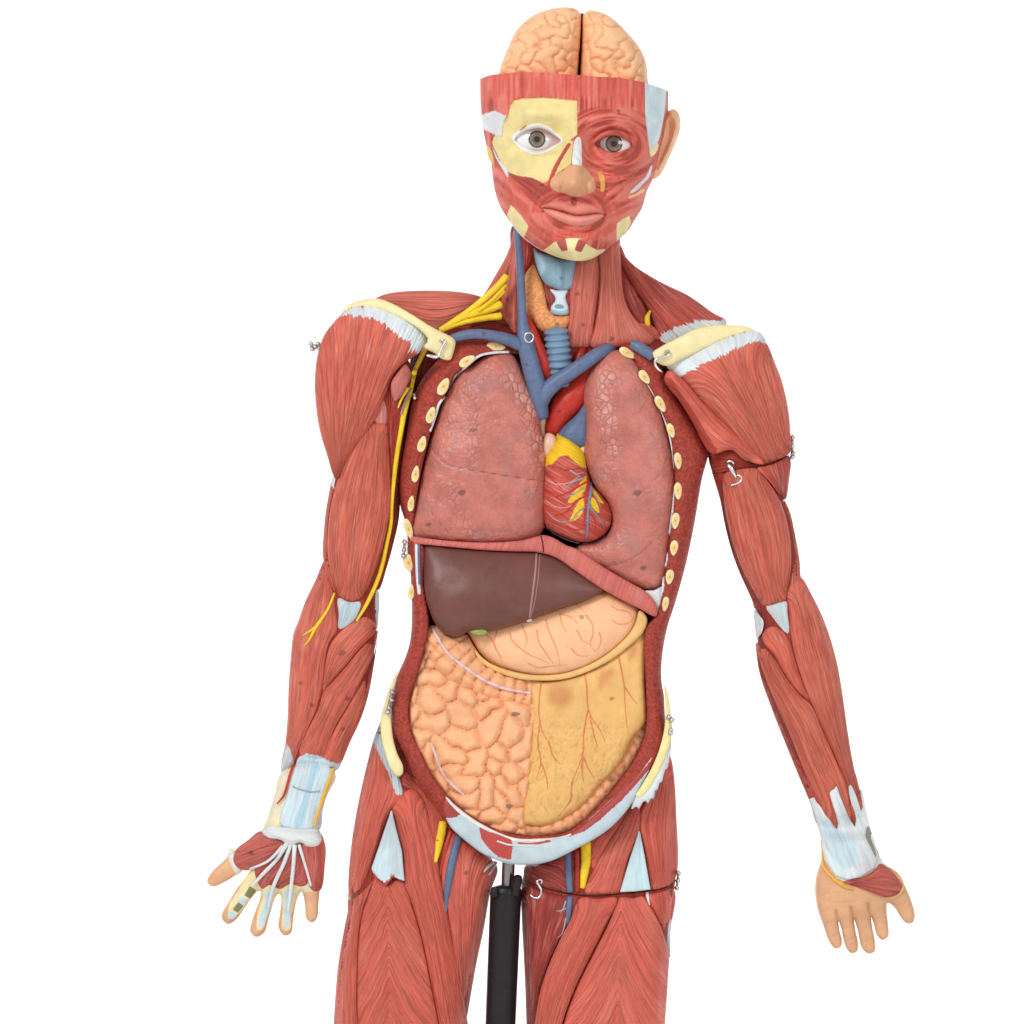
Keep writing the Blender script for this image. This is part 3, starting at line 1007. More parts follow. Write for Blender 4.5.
# pairs of seeds fused into longer bowel loops
_owner = np.arange(len(SEEDS))
_used = set()
for i in range(len(SEEDS)):
    if i in _used or _r2.random() < .3:
        continue
    dd = np.hypot(*(SEEDS - SEEDS[i]).T)
    for j in np.argsort(dd)[1:4]:
        if int(j) not in _used and dd[j] < 21:
            _owner[int(j)] = i
            _used |= {i, int(j)}
            break


def loops(V):
    wx = V[:, 0] + (fbm(V[:, 0] / 30, V[:, 1] / 30, 21, 2) - .5) * 15
    wy = V[:, 1] + (fbm(V[:, 0] / 30, V[:, 1] / 30, 33, 2) - .5) * 15
    D = np.hypot(wx[:, None] - SEEDS[None, :, 0], wy[:, None] - SEEDS[None, :, 1])
    k = len(SEEDS)
    own = np.full((len(V), k), 1e9)
    for i in range(k):
        own[:, _owner[i]] = np.minimum(own[:, _owner[i]], D[:, i])
    s = np.sort(own, 1)
    return s[:, 1] - s[:, 0]


def si_disp(V, P):
    g = loops(V)
    return 8.5 * np.maximum(1 - (1 - np.clip(g / 13, 0, 1)) ** 2, 0) ** .6 - 4.5


def si_groove(V):
    return np.exp(-(loops(V) / 1.1) ** 2) * .42


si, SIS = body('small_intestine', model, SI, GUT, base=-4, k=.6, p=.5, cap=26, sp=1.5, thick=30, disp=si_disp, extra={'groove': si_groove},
               patches=[([(511.5, 712.5), (517, 712), (521, 714), (517, 716), (512, 716)], tuple(list(srgb(92, 88, 76)[:3]) + [.7]), 1.2, .8), ([(505.5, 805), (511, 804), (513, 807), (508, 809)], tuple(list(srgb(92, 92, 80)[:3]) + [.6]), 1.2, .8), ([(425, 752), (437, 750), (446, 760), (456, 780), (466, 790), (455, 800), (440, 785), (428, 768)], tuple(list(srgb(220, 140, 88)[:3]) + [.35]), 3, 8)])
TC = [(423, 634), (428, 627), (434, 625), (446, 632), (456, 636), (466, 634), (474, 646), (484, 659), (498, 668), (514, 675), (533, 680), (533, 707), (519, 708), (505, 706), (488, 701), (470, 694.5), (456, 688), (444, 680), (433, 668), (424, 652)]


def haustra(axis, period, amp):
    ax = resample(spline(axis, False), 1.0, False)
    def f(V, P=None):
        d = np.hypot(V[:, 0][:, None] - ax[None, :, 0], V[:, 1][:, None] - ax[None, :, 1])
        s = np.argmin(d, 1).astype(float)
        off = np.min(d, 1)
        ph = s / period + (fbm(V[:, 0] / 20, V[:, 1] / 20, 40) - .5) * 1.1
        return np.abs(np.sin(math.pi * ph)), off
    return f


h1 = haustra([(424, 640), (440, 655), (460, 672), (485, 685), (510, 692), (535, 693)], 13, 1)


def tc_disp(V, P):
    s, off = h1(V)
    b = (fbm(V[:, 0] / 9, V[:, 1] / 9, 52) - .5) * 4
    return (s ** .5 - 1) * 6 + b - 3 * np.exp(-(off / 2.5) ** 2)


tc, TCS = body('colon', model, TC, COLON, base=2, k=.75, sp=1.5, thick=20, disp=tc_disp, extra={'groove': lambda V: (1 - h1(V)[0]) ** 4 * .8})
TAE = dict(name='bowel_ribbon', base=srgb(226, 192, 190), rough=.4)
draped('bowel_ribbon', tc, [(432, 627), (438, 638), (445, 650), (453, 658), (466, 668), (483, 679.5), (492, 684), (503, 688), (517, 691), (531, 693)], 1.7, TAE, [TCS], lift=.6, step=2)
AC = [(430, 741), (438, 744), (446, 764), (456, 778), (468, 790), (470, 798), (460, 806), (448, 798), (436, 782), (427, 768), (423, 755)]
draped('bowel_ribbon', si, [(431, 743), (436, 756), (440.5, 769), (448, 780), (457, 789), (464, 795)], 1.5, TAE, [SIS], lift=.6, step=2)

DC = [(646.5, 718), (648, 728), (644, 744), (640, 752), (631, 768), (620, 782), (609, 797), (597, 810), (584, 823), (570, 831.5), (554, 836.5), (540, 838.5), (524, 837), (517, 833), (519, 822), (536, 820), (555, 816), (580, 800), (598, 780), (617, 760), (630, 736), (638, 722)]
h2 = haustra([(648, 716), (640, 742), (622, 772), (602, 796), (578, 818), (548, 830), (518, 830)], 11, 1)
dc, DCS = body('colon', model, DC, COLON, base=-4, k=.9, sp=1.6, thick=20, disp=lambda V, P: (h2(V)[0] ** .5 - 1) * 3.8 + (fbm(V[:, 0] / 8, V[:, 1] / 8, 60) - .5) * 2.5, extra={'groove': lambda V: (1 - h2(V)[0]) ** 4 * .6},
               patches=[mark(612, 779, 3, .4)])

OM = [(531, 679), (545, 681), (569, 677.5), (586, 672), (602, 664), (616, 654), (629, 643), (640, 629), (646.5, 622), (647.5, 632), (646.5, 650), (645, 680), (646.5, 706), (646.5, 721), (641, 730), (632, 740), (626, 753), (619, 765), (609, 777), (599, 786), (591, 797), (582, 806), (570, 815), (557, 822), (546, 826), (536, 827), (527, 825), (520, 826),
      (523, 805), (526, 779), (529, 750), (531.5, 720), (531, 700)]


def om_lob(V):
    a = fbm(V[:, 0] / 11 + .3 * V[:, 1] / 11, V[:, 1] / 30, 71, 2)
    g = np.abs(np.sin((a * 7) * math.pi))
    w = smooth(700, 735, V[:, 1]) * (1 - .6 * smooth(600, 640, V[:, 0]))
    return g, w


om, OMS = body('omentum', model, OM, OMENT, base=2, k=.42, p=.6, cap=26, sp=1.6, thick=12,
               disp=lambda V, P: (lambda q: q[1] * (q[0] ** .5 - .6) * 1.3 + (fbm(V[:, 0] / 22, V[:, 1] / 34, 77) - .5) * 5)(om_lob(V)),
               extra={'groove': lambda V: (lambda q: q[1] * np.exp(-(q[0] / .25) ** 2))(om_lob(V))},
               patches=[([(549, 686), (565, 685), (572, 696), (566, 706), (553, 706), (547, 697)], tuple(list(srgb(196, 120, 74)[:3]) + [.6]), 2, 12),
                        ([(598, 676), (610, 668), (614, 673), (606, 684), (600, 690)], tuple(list(srgb(200, 124, 78)[:3]) + [.6]), 2, 9),
                        ([(628, 646), (636, 642), (637, 652), (630, 661)], tuple(list(srgb(200, 124, 78)[:3]) + [.6]), 2, 9), mark(612, 698.5, 2, .5)])
OV = dict(name='omentum_vessel', base=srgb(222, 132, 84), rough=.45)
for pts in [[(541, 684), (539, 705), (540, 722), (544, 735), (549, 742)], [(540, 722), (538, 745), (541, 762), (536, 780)], [(585, 672), (587, 690), (588, 708), (592, 718), (600, 730), (605, 742)],
            [(588, 710), (584, 730), (583, 752), (577, 770), (572, 782)], [(590, 716), (594, 735), (598, 748)], [(618, 652), (621, 668), (624, 686), (625, 705), (627, 728)], [(624, 686), (632, 698), (637, 704)],
            [(583, 755), (588, 768), (594, 778)], [(572, 782), (570, 800), (560, 815)], [(583, 752), (582, 770), (584, 784)], [(549, 742), (553, 756), (560, 764)], [(541, 762), (546, 775), (548, 790)]]:
    draped('omentum_vessel', om, pts, [.95, .8, .4], OV, [OMS], lift=-.1, step=2, sides=6)

# ------------------------------------------------------------------ neck and shoulders
NECK = [(513, 225), (510, 250), (504, 280), (492, 310), (486, 335), (494, 360), (520, 420), (610, 420), (648, 365), (658, 335), (646, 300), (630, 272), (621, 250), (617, 225), (590, 222), (550, 222)]
neck, NK = body('neck', model, NECK, MUSCLE_DEEP, base=-36, k=.62, sp=3, back='round', cap=40)
body('neck_muscle', neck, [(440, 338), (446, 328), (466, 318), (490, 312), (505, 318), (522, 330), (524, 350), (500, 349), (478, 347), (455, 350)], dict(MUSCLE_DEEP, base=srgb(140, 48, 40)), base=-14, k=.5, cap=16, sp=2.2, thick=14, fib=((442, 342), (522, 338)))


def muscle(name, parent, outline, on, ax, K=MUSCLE, k=.3, cap=9, lift=0, sp=2.2, thick=3, patches=(), fib=None, **kw):
    b = lambda V: A([front(on, x, y) for x, y in V]) - .4 + lift
    kw.setdefault('relax', 3)
    return body(name, parent, outline, K, base=b, k=k, cap=cap, sp=sp, thick=thick, fib=fib or ax, patches=patches, **kw)


TRAP1 = [(514, 230), (511, 243), (506, 256), (496, 274), (484, 294), (479, 300), (484, 312), (498, 304), (506, 284), (515, 262), (520, 240)]
trap1, TR1 = body('trapezius_muscle', model, TRAP1, MUSCLE_PALE, base=-28, k=.6, sp=2.2, thick=12, fib=((517, 232), (482, 304)))
sup, SU1 = body('shoulder_muscle', model, [(366, 306), (374, 299), (384, 294.5), (396, 292), (420, 290.5), (452, 291.2), (474, 294.5), (484, 299), (480, 306), (470, 316), (456, 326), (442, 336), (424, 334), (406, 322), (388, 312)], MUSCLE_PALE, base=-22, k=.62, sp=2.4, thick=30,
                fib=((482, 298), (378, 308)), back='round')
# the other trapezius runs from the neck down to the collar bone
TRAP2 = [(617, 236), (621, 250), (628, 259.5), (637, 267.5), (647, 274), (659, 281), (672, 287.5), (686, 294), (699, 302.5), (712, 312), (727, 322), (716, 334), (690, 345), (662, 352), (656, 330), (648, 310), (636, 290), (627, 276), (620, 262)]
trap2, TR2 = body('trapezius_muscle', model, TRAP2, dict(MUSCLE, base=srgb(196, 90, 80)), base=-22, k=.62, cap=34, sp=2.4, back='round',
                  fib=lambda V: np.stack([np.hypot(V[:, 0] - 590, V[:, 1] - 200) * .12 + np.arctan2(V[:, 1] - 200, V[:, 0] - 590) * 120, np.hypot(V[:, 0] - 590, V[:, 1] - 200), 0 * V[:, 0]], 1),
                  patches=[([(660, 335), (677, 326), (698, 321), (716, 319.5), (730, 320), (735, 332), (700, 345), (664, 352)], c_white, 6, .8, False)])

muscle('neck_muscle', neck, [(516, 236), (511, 254), (506, 280), (501, 300), (498.5, 332), (508, 336), (517, 335), (517.5, 310), (517, 285), (518, 255)], [NK], ((516, 237), (508, 335)), MUSCLE_PALE, k=.5, cap=8, patches=[mark(507, 299, 2, .6)])
muscle('neck_muscle', neck, [(523, 232), (532, 245), (534, 252), (531, 264), (526, 272), (522, 284), (521, 300), (519.5, 270), (520, 245)], [NK], ((525, 234), (521, 298)), dict(MUSCLE, base=srgb(172, 52, 42)), k=.5, cap=7)
muscle('neck_muscle', neck, [(447, 333), (458, 327), (478, 324.5), (500, 322.5), (501, 333), (480, 332), (455, 336)], [NK, T_SH], ((448, 334), (500, 328)), dict(MUSCLE, base=srgb(184, 62, 54)), k=.6, cap=6, lift=3)

lar, LA = body('larynx', neck, [(533, 246), (538, 252), (548, 254), (560, 258), (572, 257), (577, 256), (575, 272), (572, 288.5), (562, 290.5), (553, 288), (545, 284), (539, 275), (535, 262)], LARYNX, base=[NK], k=.7, cap=14, sp=1.6,
               disp=lambda V, P: 2.5 * np.exp(-(dist_line(V, [(560, 262), (559, 290)]) / 4) ** 2) - 1.5 * np.exp(-(dist_line(V, [(566, 266), (565, 285)]) / 2.5) ** 2), patches=[mark(561, 278, 1.6, .5), ([(534, 248), (541, 254), (545, 268), (541, 276), (536, 264)], srgb(158, 190, 206), 1, 4)])
body('cricoid', neck, [(549, 289), (557, 290), (568, 290), (566, 297), (569, 308), (569, 314), (560, 316), (550, 313), (551, 306), (555, 299)], dict(WHITE, base=srgb(206, 222, 230)), base=[NK], k=.7, cap=9, sp=1.5,
     patches=[([(550, 309), (560, 311), (570, 309), (570, 316), (550, 315)], srgb(160, 192, 208), .5, .8), ([(555, 305), (563, 305), (564, 308), (555, 308)], srgb(120, 150, 168), .4, .8)])
muscle('throat_muscle', neck, [(545, 286), (551, 291), (556, 298), (551, 306), (546, 302), (543, 292)], [NK], ((547, 288), (549, 304)), dict(MUSCLE_PALE, base=srgb(172, 84, 76)), k=.6, cap=8)
muscle('throat_muscle', neck, [(572, 289), (568, 295), (565, 300), (568, 306), (573, 304)], [NK], ((572, 290), (570, 305)), dict(MUSCLE_PALE, base=srgb(160, 74, 68)), k=.6, cap=8)
body('thyroid_gland', neck, [(533.5, 264), (527, 271), (523, 280), (521.5, 290), (522.5, 302), (526, 312), (532, 322), (540, 331), (551, 334.5), (562, 333), (568, 326), (570, 316), (562, 316), (554, 315), (548, 308), (546, 297), (543, 285), (539, 275)], THYROID, base=[NK], k=1.15, cap=19, sp=1.6,
     patches=[mark(557, 324, 2, .6)])
tube('trachea', neck, [(556, 330, 4), (557.5, 346, 2), (559, 362, 0), (560, 384, -6)], [11.5, 12, 12.5, 12], dict(LARYNX, base=srgb(118, 146, 172)), sides=20, step=.8, disp=lambda s, a: 1 + .1 * np.sin(s * 2 * math.pi / 6.6))

STRAP = [(577, 259), (590, 256), (601, 250), (601, 275), (599, 300), (596, 322), (592, 346), (578, 348), (563, 345.5), (567, 328), (569.5, 310), (570, 290), (573, 274)]
muscle('throat_muscle', neck, STRAP, [NK], ((588, 256), (577, 348)), MUSCLE_PALE, k=.55, cap=12, patches=[mark(577.5, 294, 2, .6), mark(583, 325, 2, .6)])
SCM = [(600, 250), (610, 245), (618, 240), (621, 258), (622, 280), (625, 300), (633, 316), (646, 330), (659, 343), (630, 346), (591, 347), (594, 328), (598, 305), (600, 275)]
muscle('neck_muscle', neck, SCM, [NK], ((611, 243), (622, 346)), MUSCLE_PALE, k=.7, cap=16, patches=[mark(612, 339, 2.4, .55)], lift=5)
muscle('neck_muscle', neck, [(619, 243), (628, 262), (637, 284), (645, 300), (653, 322), (658, 342), (645, 331), (632, 314), (624, 296), (621, 270)], [NK], ((620, 245), (654, 340)), dict(MUSCLE_PALE, base=srgb(176, 80, 72)), k=.5, cap=10, lift=-2)
muscle('neck_muscle', neck, [(630, 322), (640, 323), (655, 327), (660, 341), (648, 342), (636, 337)], [NK, TR2], ((630, 326), (660, 336)), MUSCLE_PALE, k=.6, cap=6, lift=4)
for pts in [[(650, 311), (647, 318), (648, 326)], [(618, 306), (620, 310), (621, 314)]]:
    draped('nerve', neck, pts, [1.2, 3.0, 2.6] if pts[0][0] > 640 else [.5, 1.4, .6], NERVE, [NK, TR2], lift=5)
for pts, r in [([(507, 276), (498, 286), (486, 297), (474, 307), (456, 320), (440, 330)], [3.6, 3.4, 3.2, 3, 3, 2.6]),
               ([(504, 291), (494, 300), (482, 308), (466, 316), (446, 327)], [2.6, 2.6, 2.5, 2.4, 2.2]),
               ([(501, 304), (490, 309), (478, 313), (460, 319), (444, 328)], [4.2, 3.8, 3.2, 2.8, 2.4]),
               ([(501, 316), (488, 317.5), (474, 320), (458, 324), (442, 330)], [3.8, 3.4, 3, 2.6, 2.4]),
               ([(506, 285), (500, 292), (490, 302), (478, 311)], [1.6, 1.8, 1.8, 1.6])]:
    L = A(pts)
    dd = np.linspace(4, 12, len(L))
    tube('nerve', neck, np.column_stack([L, dd]), r, NERVE, sides=10)

# ------------------------------------------------------------------ arm with the open armpit
ARM1 = [(372, 330), (345, 350), (336, 430), (333, 475), (327, 504), (324, 528), (323, 557), (315.5, 580), (305, 602), (298, 621.5), (293.5, 633), (290.5, 659), (288.5, 688), (287.5, 717), (285.5, 741), (282, 764), (284, 772), (300, 768), (325, 770), (336, 768), (341, 763), (350, 742.5), (360, 721), (367.7, 697.7), (373.5, 668), (377.4, 639), (378, 616), (378, 592), (387, 567), (393, 545.5), (399, 518), (401, 479), (406, 440), (412, 400), (412, 365), (395, 340)]
arm1, AR1 = body('arm', model, ARM1, MUSCLE_DEEP, base=-4, k=.6, sp=3, back='round', inset=1.6, cap=44)
arm1['label'] = 'arm with yellow nerves and an opened palm'
W1 = dict(MUSCLE_ARM)
muscle('arm_muscle', arm1, [(388, 424), (395, 395), (404, 402), (404.5, 440), (401, 479), (399, 518), (393, 545.5), (387, 567), (378.5, 590), (374, 588), (382, 562), (388, 532), (391, 505), (390.5, 468)], [AR1], ((396, 396), (376, 590)), MUSCLE_DEEP, k=.3, cap=6)
muscle('arm_muscle', arm1, [(339, 470), (333, 477), (327, 504), (324, 528), (323, 557), (326, 573), (333, 590), (337, 598), (334, 580), (331, 557), (330, 537), (333, 508), (340, 482)], [AR1], ((337, 472), (335, 597)), W1, k=.3, cap=6,
       patches=[([(330, 474), (336, 478), (339, 484), (334, 489), (331, 484)], c_white, 1.5, .8)])
muscle('biceps_muscle', arm1, [(362, 432), (374, 423), (386, 424.5), (388.5, 440), (390, 469), (391, 504), (388, 524), (382, 549), (374, 574), (365, 593), (357, 600.5), (348, 601), (338, 595), (332, 578), (328, 557), (327.6, 537), (330.5, 508), (338, 479), (348, 455)], [AR1], ((376, 424), (350, 601)), W1, k=.42, cap=15)
muscle('arm_muscle', arm1, [(376, 424), (386, 424), (386, 405), (382, 398), (374, 412)], [AR1], ((382, 400), (380, 424)), dict(MUSCLE_PALE, base=srgb(206, 130, 120)), k=.4, cap=5)
body('tendon', arm1, [(337, 595), (348, 601), (358, 600.5), (363, 598), (360, 611), (356, 619), (347, 627), (337.5, 631), (338, 615)], dict(CART, base=srgb(190, 208, 214)), base=[AR1], k=.3, cap=3, sp=1.8, fib=((349, 598), (340, 630)))
BR1 = [(325, 560), (315.5, 580), (305, 602), (298, 621.5), (293.5, 633), (290.5, 659), (288.5, 688), (287.5, 717), (285.5, 741), (281, 768), (284, 790), (290, 778), (294, 764), (299, 750), (307, 731), (317, 709), (322.7, 688), (326, 656), (330, 642), (337.5, 630), (336, 612), (334, 596), (330, 578)]
muscle('forearm_muscle', arm1, BR1, [AR1], ((325, 562), (284, 788)), W1, k=.34, cap=12, patches=[([(286, 741), (291, 752), (294, 766), (292, 776), (285, 795), (276, 790)], c_white, 2.5, .8, False), mark(300, 683, 2, .55), mark(312, 705, 2, .65)])
PT1 = [(364, 616.5), (352, 623), (341, 631), (331, 643), (326.5, 656), (323, 691), (334, 679), (347, 664), (360, 648), (372, 636), (377, 628), (372, 620)]
muscle('forearm_muscle', arm1, PT1, [AR1], ((372, 622), (323, 690)), W1, k=.36, cap=9, patches=[mark(342, 653, 3, .5)])
FC1 = [(377.5, 630), (370, 639), (358, 651), (345, 667), (334, 680), (323, 692), (318, 709), (307, 731), (299, 751), (303, 759), (314, 760), (323, 758), (335, 728), (350, 702), (364, 676), (373, 655)]
muscle('forearm_muscle', arm1, FC1, [AR1], ((374, 636), (308, 759)), W1, k=.36, cap=11, patches=[mark(348, 698.5, 2.4, .6), ([(300, 756), (307, 753.5), (320, 756), (326, 758), (320, 768), (300, 766)], c_blue, 2.0, .8, False)])
FU1 = [(377.5, 638), (374, 655), (365, 675), (350, 702), (335, 728), (322, 759), (328, 766), (337, 770), (341.5, 763), (350, 742.5), (360, 721), (367.7, 697.7), (373.5, 668)]
muscle('forearm_muscle', arm1, FU1, [AR1], ((377, 640), (333, 767)), W1, k=.36, cap=9, patches=[mark(343, 729, 2, .6), ([(322, 757), (330, 761.5), (337, 764), (343, 760), (338, 775), (320, 772)], c_blue, 2.0, .8, False)])
body('tendon', arm1, [(374, 588), (378.5, 592), (378.5, 616), (377, 628), (374, 612)], CART, base=[AR1], k=.3, cap=3, sp=1.6, fib=((376, 590), (376, 626)))
# wrist
HAND1 = [(279, 776), (274, 794), (267, 817), (260, 831), (246, 841), (234.5, 850), (225, 859), (211, 873), (207, 881.5), (212, 886.5), (225, 882), (237, 874.5), (245, 868), (251, 867.5), (245, 877), (237, 888), (229, 901), (223, 911), (221.5, 918), (227.5, 924), (236, 920), (246, 906), (256, 893), (260.5, 891), (259.5, 900),
         (256, 909), (252.5, 919), (250, 931), (255.5, 937), (264, 933), (269.5, 916), (276, 897), (279.5, 894), (281, 900), (280, 912), (278.5, 928), (284, 935.5), (291, 933), (293.5, 916), (298, 897), (301.5, 892), (303.5, 897), (305, 908), (306, 918), (312, 922.5), (317, 918), (318.5, 904), (320, 890), (325, 864), (325, 845), (319.5, 831), (321, 812), (328, 794), (336, 776), (330, 768), (308, 764), (288, 768)]
hand1, HA1 = body('hand', arm1, HAND1, SKIN, base=2, k=.62, cap=20, sp=1.5, back='round',
                  patches=[([(270, 770), (340, 765), (330, 800), (326, 850), (322, 890), (302, 893), (280, 895), (262, 892), (250, 870), (236, 875), (228, 858), (250, 836), (266, 815)], srgb(226, 214, 186), 1, 1.0, False),
                           ([(251, 868), (262, 886), (258, 892), (246, 904), (239, 913), (230, 917), (228, 909), (238, 890)], srgb(236, 220, 168), 1, .8),
                           ([(250, 886), (256.5, 890.5), (251, 899), (244, 895.5)], srgb(128, 128, 82), .3, .8, False),
                           ([(238.5, 902), (243.5, 906), (238, 913), (232.5, 909.5)], srgb(128, 128, 82), .3, .8, False),
                           ([(241.5, 896), (247.5, 900), (243.5, 905), (237.5, 901.5)], c_blue, .3, .8, False), ([(229, 912), (236.5, 914), (233, 919), (228, 918)], c_blue, .3, .8),
                           ([(263, 886), (279, 886), (277, 895), (269, 912), (262, 929), (257.5, 930), (257.5, 914), (262, 898)], srgb(236, 216, 158), 1, .8),
                           ([(266, 888), (273, 900), (267, 916), (262, 928), (258.5, 926), (259, 918), (264, 905)], c_blue, .6, 1.0),
                           ([(282, 886), (299, 886), (297, 897), (291.5, 915), (290, 929), (284.5, 931), (281.5, 924), (282.5, 908)], srgb(236, 216, 158), 1, .8),
                           ([(286, 888), (294, 892), (291, 905), (289, 926), (285, 929), (284, 912)], c_blue, .8, 1.0)])
body('tendon', hand1, [(300, 755), (312, 754), (322, 757), (331, 761), (337, 764), (331, 782), (323, 810), (319.5, 830), (305, 834), (286, 832), (279, 822), (285, 800), (292, 776)], dict(CART, base=srgb(206, 222, 230), fx=.3, bump=.0022), base=[HA1, AR1], k=.34, cap=6, sp=1.8, fib=((318, 756), (298, 834)),
     patches=[([(314, 762), (320, 764), (310, 795), (300, 828), (294, 826), (304, 795)], srgb(178, 208, 222), 1.5, 1.5)])
draped('artery', hand1, [(294, 764), (290, 774), (288, 782), (284, 795), (277, 804)], [1.2, 1.4, 1.4, 1.2, .7], ARTERY, [HA1, AR1], lift=3)
draped('nerve', hand1, [(334, 768), (327, 786), (320, 806), (314, 826)], [1.4, 1.9, 1.9, 1.6], dict(NERVE, base=srgb(240, 180, 60)), [HA1, AR1], lift=3)
body('bone', hand1, [(289, 783), (284, 800), (272, 823), (266, 833), (276, 836), (283, 815), (290, 796)], BONE, base=[HA1], k=.3, cap=3, sp=1.6)
body('pressure_strip', hand1, [(277.5, 789), (279.5, 797), (273, 815), (267.5, 818), (272, 803)], dict(name='olive_paint', base=srgb(132, 136, 112)), base=[HA1], k=.3, cap=1.5, sp=1.3)
draped('tendon_edge', hand1, [(292, 786), (302, 790), (312, 792), (320, 791)], .5, dict(VEIN, base=srgb(150, 170, 180)), [HA1, AR1], lift=4.5, step=2)
TH1 = [(260, 831), (270, 834), (280, 840), (289, 846), (283, 855), (268, 862), (247, 870.5), (239, 869), (233, 861), (236, 850), (248, 840)]
thenar, TN1 = muscle('palm_muscle', hand1, TH1, [HA1], ((283, 847), (236, 862)), dict(MUSCLE, base=srgb(206, 102, 90)), k=.5, cap=9, sp=1.6, patches=[mark(251, 853, 2.4, .6)])
muscle('palm_muscle', hand1, [(255, 868), (270, 861), (286, 849), (300, 844), (306, 862), (307, 884), (300, 886.5), (290, 884), (280, 889), (270, 885), (262, 889)], [HA1], ((298, 846), (272, 888)), dict(MUSCLE, base=srgb(194, 94, 84)), k=.3, cap=4, sp=1.6)
muscle('palm_muscle', hand1, [(301, 843), (311, 837), (319.5, 832), (325.5, 846), (325, 864), (320.5, 890), (312, 890.5), (306, 874)], [HA1], ((314, 834), (315, 890)), dict(MUSCLE, base=srgb(204, 100, 88)), k=.5, cap=8, sp=1.6)
body('wrist_band', hand1, [(262, 832), (270, 826), (282, 827), (300, 829), (319, 830), (322, 840), (318, 846), (308, 847), (300, 842.5), (290, 846), (280, 840), (268, 838)], dict(CART, base=srgb(220, 224, 222)), base=lambda V: A([front([HA1], x, y) for x, y in V]) + 3, k=.4, cap=5, sp=1.6, fib=((262, 832), (321, 838)))
for pts in [[(287, 843), (277, 859), (262, 875), (252, 886)], [(290, 845), (284, 863), (274, 885), (268, 908)], [(294.5, 845), (293.5, 864), (291, 888), (288, 912)], [(299, 845), (304.5, 863), (311, 886)], [(283, 846), (268, 861), (250, 869)]]:
    draped('tendon', hand1, pts, [2.4, 2.0, 2.0, 1.4] if len(pts) > 3 else [1.8, 1.4, 1.2], WHITE, [HA1, TN1], lift=3.4, step=2)
body('tendon_sheath', hand1, [(230, 847.5), (234, 851), (240, 868), (242, 871), (237, 875), (231, 862), (227, 857)], WHITE, base=[HA1], k=.5, cap=3, sp=1.4, patches=[([(231, 850), (236, 858), (240, 870), (243, 868), (234, 848)], c_bone, .5, .8)])

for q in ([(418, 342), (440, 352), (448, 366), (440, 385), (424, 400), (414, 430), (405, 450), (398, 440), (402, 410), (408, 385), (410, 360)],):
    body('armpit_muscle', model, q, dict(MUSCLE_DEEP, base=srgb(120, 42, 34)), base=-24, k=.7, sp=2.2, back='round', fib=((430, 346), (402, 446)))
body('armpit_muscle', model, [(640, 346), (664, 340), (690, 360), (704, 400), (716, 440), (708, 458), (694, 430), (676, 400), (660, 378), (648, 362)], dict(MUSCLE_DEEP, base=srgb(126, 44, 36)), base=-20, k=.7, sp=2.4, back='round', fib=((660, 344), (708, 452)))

# ------------------------------------------------------------------ deltoid over the open armpit, collar bones
DEL1 = [(342, 313), (332, 324), (324, 335), (318, 352), (314.8, 375), (315.8, 406), (320.5, 434), (327.5, 457), (333.4, 476), (337, 480.5), (341, 473), (351, 455), (367, 434), (379, 415), (386, 395), (394, 375), (407, 361), (420, 353), (427, 345), (427, 336), (421, 327), (412, 317), (396, 308), (376, 302), (355, 304)]
del1, DE1 = body('deltoid_muscle', arm1, DEL1, dict(MUSCLE), base=12, k=.66, cap=44, sp=2.4, back='round',
                 fib=lambda V: np.stack([np.arctan2(V[:, 0] - 336, 494 - V[:, 1]) * 95, -V[:, 1], 0 * V[:, 0]], 1),
                 patches=[([(336, 318), (350, 314), (359, 316), (370, 319), (382, 323), (392, 331), (400, 337), (408, 341), (413, 346), (411, 353), (420, 352), (430, 346), (428, 330), (410, 318), (390, 306), (372, 304), (350, 308)], c_white, 7, .8, False)])
muscle('arm_muscle', arm1, [(391, 384), (398, 372), (405, 364), (412, 374), (408, 384), (399, 399), (394, 401)], [AR1], ((406, 366), (394, 400)), dict(MUSCLE_PALE, base=srgb(204, 118, 108)), k=.7, cap=8, lift=8)
CLAV1 = [(341.5, 314), (346, 306.5), (354, 302), (370, 298.5), (380, 299), (392, 303.5), (412, 314.5), (431, 326.5), (444, 333), (452.5, 337.5), (455.5, 341), (453, 354), (450, 360), (442, 359), (434, 353), (424, 347), (428, 340), (421, 331), (410, 323), (394, 315), (376, 309), (357, 311.5)]
cl1, CL1 = body('collar_bone', model, CLAV1, BONE, base=lambda V: np.interp(V[:, 0], [340, 380, 430, 456], [12, 24, 27, 24]), k=.62, cap=9, sp=1.8, thick=18)
NERV1 = [(428, 344), (421, 358), (414.5, 372), (409.5, 392), (405, 408), (402, 424), (396.5, 457), (391.5, 505), (391, 522), (387, 543), (381, 569), (371.5, 594), (364, 609), (356.5, 621)]
draped('nerve', arm1, NERV1, [2.2, 2.4, 3.0, 3.2, 2.8, 2.6, 2.4, 2.2, 2.0, 2.0, 2.2, 2.4, 2.0, 1.2], NERVE, [AR1] + [o_sh[o.name] for o in arm1.children if o.name.startswith(('arm_', 'biceps'))], lift=1.5)
draped('nerve', arm1, [(334.5, 593), (329, 607), (323, 617), (316.5, 626), (309, 640), (304, 646)], [1, 1.3, 1.5, 1.7, 1.3, .6], NERVE, [o_sh[o.name] for o in arm1.children if o.name.startswith('forearm')], lift=.6)
draped('nerve', arm1, [(318, 625), (310, 631), (302.5, 635.5)], [1.5, 1.0, .5], NERVE, [o_sh[o.name] for o in arm1.children if o.name.startswith('forearm')], lift=.6)
draped('nerve', arm1, [(408, 388), (402, 398), (398, 408)], [1.8, 1.4, .7], NERVE, [AR1, o_sh['arm_muscle']], lift=7)
draped('vein', arm1, [(411, 388), (405, 402), (401, 414)], [1.4, 1.6, 1.2], dict(VEIN, base=srgb(170, 140, 140)), [AR1], lift=5)

